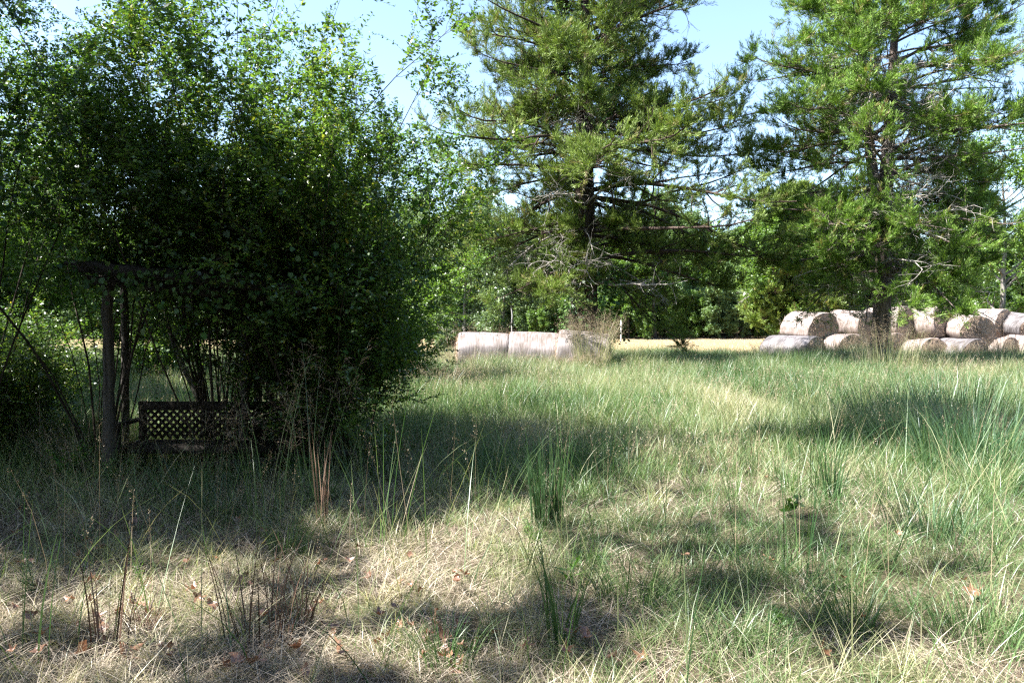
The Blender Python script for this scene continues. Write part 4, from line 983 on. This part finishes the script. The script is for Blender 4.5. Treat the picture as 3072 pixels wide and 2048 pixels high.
T_('shaded green tuft at the foot of the bench', 640, 1545, 150, .4, .35, .006, (.2, 1.2), 'rush', 756, T=(.5, .2))
T_('green tuft at the edge of the dark shade right of the centre stalks', 1900, 1800, 150, .42, .2, .006, (.3, 1.3), 'grass', 757, T=(.25, .12))
T_('blue green tuft in the shade at the right of the foreground', 2800, 1620, 200, .5, .3, .007, (.3, 1.1), 'blue_grass', 758)
T_('bright green tuft at the bottom edge left of centre', 1330, 1990, 130, .34, .15, .006, (.3, 1.4), 'grass', 759, T=(.25, .12))
T_('tangle of pale dry brush behind the arbor post', 250, 1420, 320, .9, .35, .004, (.4, 1.6), 'straw', 729, name='dry_brush', T=(.5, .3))

sg0 = T_('dry seeding grass before the dark weathered bale at the left foot of the stack', 2330, 1102, 230, 1.0, .8, .012, (.15, .9), 'grass', 740, name='seeding_grass', T=(.72, .2), seeds=.4)
for (u, v, rz, lab, sc) in [(2470, 1106, 1., 'dry seeding grass before the wide brown faced lower bale', (1.1, 1, .95)), (2570, 1102, 2.1, 'dry seeding grass just left of the right cedar trunk', (1, 1, 1.05)), (2760, 1104, 3., 'dry seeding grass just right of the right cedar trunk', (1.1, 1, .9)), (2850, 1102, 4., 'dry seeding grass before the grey streaked lower bale', (1.1, 1, 1.)), (2950, 1106, 5., 'dry seeding grass before the lower bale second from the right edge', (1.1, 1, .9)), (3050, 1102, 5.6, 'dry seeding grass at the right edge before the stack', (1, 1, 1.1)),
        (1400, 1150, .4, 'dry seeding grass before the leftmost bale of the row', (1.1, 1, 1.)), (1510, 1152, 1.4, 'dry seeding grass before the second bale of the row', (1.1, 1, .85)), (1610, 1155, 2.4, 'dry seeding grass before the third bale of the row', (1.1, 1, .8)), (1690, 1152, 3.4, 'dry seeding grass before the right bale of the row', (1., 1, .95))]:
    x_, y_ = onground(u, v); dup(sg0, gloc(float(x_), float(y_)), rz, lab, 'dry seeding grass along the bales', sc)
sg0['group'] = 'dry seeding grass along the bales'
# small leafy weeds
def weed(label, u, v, h, nst, L, W, seed, mat='weed', name='weed_plant', sp=.5, n=22):
    rg = np.random.default_rng(seed); x, y = onground(u, v); root = thing(name, label, 'weed', gloc(float(x), float(y)))
    K = 7; az = rg.uniform(0, 6.28, nst); d = nrm(np.stack([np.cos(az) * sp, np.sin(az) * sp, np.ones(nst)], -1)); P = np.zeros((nst, K, 3)); P[:, 0, 2] = -.02
    hh = h * rg.uniform(.6, 1.1, nst)
    for k in range(1, K): d = nrm(d + rg.normal(0, .1, d.shape)); P[:, k] = P[:, k - 1] + d * (hh / (K - 1))[:, None]
    a = Acc(); V, F = tubes(P, np.full((nst, K), .002), 4); a.add(V, F); a.build('stems', M['rush'], root)
    V, F = twig_leaves(rg, P, n, L, W, .2, 55, .1); a = Acc(); a.add(V, F, rep(rg.random(len(V) // 4), 4)); a.build('leaves', M[mat], root)
weed('bright feathery green seedling left of the rush tussock', 1602, 1640, .2, 9, .035, .004, 801, sp=.5, n=60)
weed('leafy green weed at the foot of the arbor post', 195, 1440, .42, 14, .06, .03, 802, 'weed', sp=.6)
weed('small leafy weed right of the arbor post', 345, 1455, .3, 7, .05, .022, 803)
weed('broad leaved weed with dark leaves right of centre', 2365, 1560, .28, 3, .11, .05, 804, 'vine_leaf', sp=.3, n=8)
weed('narrow leaved weed with drooping leaves in the centre foreground', 1705, 1760, .26, 2, .14, .02, 805, 'vine_leaf', sp=.15, n=10)
weed('feathery blue green weed in the left foreground', 105, 1790, .3, 6, .04, .005, 806, 'blue_grass', n=40)
weed('pair of small bright weeds on the straw in the left foreground', 410, 1730, .12, 4, .035, .016, 807, n=8)
weed('low leafy weed at the bottom right in the shade', 2350, 1900, .16, 7, .05, .025, 808, n=10)
weed('dark leafy seedling under the bench end', 880, 1440, .35, 6, .07, .035, 809, 'vine_leaf')

# fallen leaves
def fallen_mesh(seed):
    rg = np.random.default_rng(seed); n = 30; th = np.linspace(0, 2 * np.pi, n, endpoint=False)
    r = .55 + .22 * np.cos(5 * th) + .08 * np.cos(10 * th + .5) + rg.normal(0, .04, n)
    if seed % 2: r = .5 + .12 * np.cos(2 * th) + rg.normal(0, .03, n)
    rings = [np.zeros((1, 3))]; 
    a = Acc(); V = [[0., 0., 0.]]
    for f in (.5, 1.):
        for i in range(n): V.append([f * r[i] * np.cos(th[i]), f * r[i] * .8 * np.sin(th[i]), 0])
    V = np.array(V); c1, c2 = rg.uniform(.5, 1.6), rg.uniform(-.5, .8)
    V[:, 2] = c1 * V[:, 1] ** 2 + c2 * V[:, 0] ** 2 + .12 * np.sin(V[:, 0] * 7 + seed) + rg.normal(0, .015, len(V))
    T = np.full(len(V), .35 + .3 * (seed % 3) / 2) + rg.normal(0, .08, len(V))
    tri = [(0, 1 + i, 1 + (i + 1) % n) for i in range(n)]; quad = [(1 + i, 1 + n + i, 1 + n + (i + 1) % n, 1 + (i + 1) % n) for i in range(n)]
    a.add(V, quad, T); a.F.append(np.array(tri)); 
    o = a.build('fallen_leaf', M['fallen'], smooth=True); return o
fl = [fallen_mesh(900 + i) for i in range(5)]
fr = np.random.default_rng(31)
spots = [(200, 1840, .15), (350, 1850, .2), (395, 1840, .16), (440, 1760, .14), (570, 1800, .15), (590, 1830, .13), (630, 1850, .14), (120, 1940, .12), (230, 1985, .22), (370, 1980, .2), (310, 1950, .12), (700, 2010, .2), (750, 2025, .16), (790, 1870, .14), (930, 1860, .12), (970, 1875, .12), (1000, 1880, .1), (1070, 1540, .12), (1160, 1700, .1), (1200, 1780, .11), (1260, 1800, .13), (1180, 1860, .12), (1390, 1740, .14), (1370, 1770, .12), (1700, 1980, .16), (1580, 1960, .13), (1480, 1930, .12), (1720, 1940, .12), (1760, 1955, .15), (1930, 1990, .17), (1840, 2000, .12), (2060, 1700, .12), (2310, 1720, .12), (2540, 1790, .12), (2600, 1880, .14), (2930, 1820, .2), (2900, 1800, .13), (2700, 1650, .1), (2780, 1540, .1), (2300, 1460, .1), (2250, 1430, .09), (2840, 1600, .1), (1300, 1890, .1), (1130, 1960, .12), (880, 1960, .14), (60, 1700, .12), (280, 1700, .1), (340, 1640, .1), (500, 1700, .1), (2480, 2020, .14), (1360, 2030, .13), (640, 1690, .1)]
def flab(u, v):
    c = 'left' if u < 1024 else ('centre' if u < 2048 else 'right')
    r = 'bottom' if v > 1830 else 'middle'
    return f'curled brown fallen leaf on the dry grass, {r} {c} of the foreground'
first = set()
def put_leaf(i, u, v, s, lab):
    x, y = onground(u, v); z = float(gz(x, y)) + fr.uniform(.03, .09)
    k = i % 5; o = fl[k]
    if k in first: o = o.copy(); COL.objects.link(o)
    first.add(k)
    o.location = (x, y, z); s = s * fr.uniform(.22, .36); o.scale = (s, s, s); o.rotation_euler = (fr.uniform(-.8, .8), fr.uniform(-.8, .8), fr.uniform(0, 6.28))
    o['label'] = lab; o['category'] = 'leaf'; o['group'] = 'fallen leaves in the grass'
for i, (u, v, s) in enumerate(spots): put_leaf(i, u, v, s * 1.5, flab(u, v))
for i in range(70):    # reddish litter around the arbor and the bench
    u = fr.uniform(20, 860); v = fr.uniform(1365, 1480)
    put_leaf(i, u, v, fr.uniform(.12, .2), 'reddish fallen leaf in the litter around the bench and arbor post')
for i in range(75):    # dead leaves sunk in the straw of the left foreground
    u = fr.uniform(10, 1450); v = fr.uniform(1560, 2030)
    put_leaf(i, u, v, fr.uniform(.10, .24), flab(u, v))
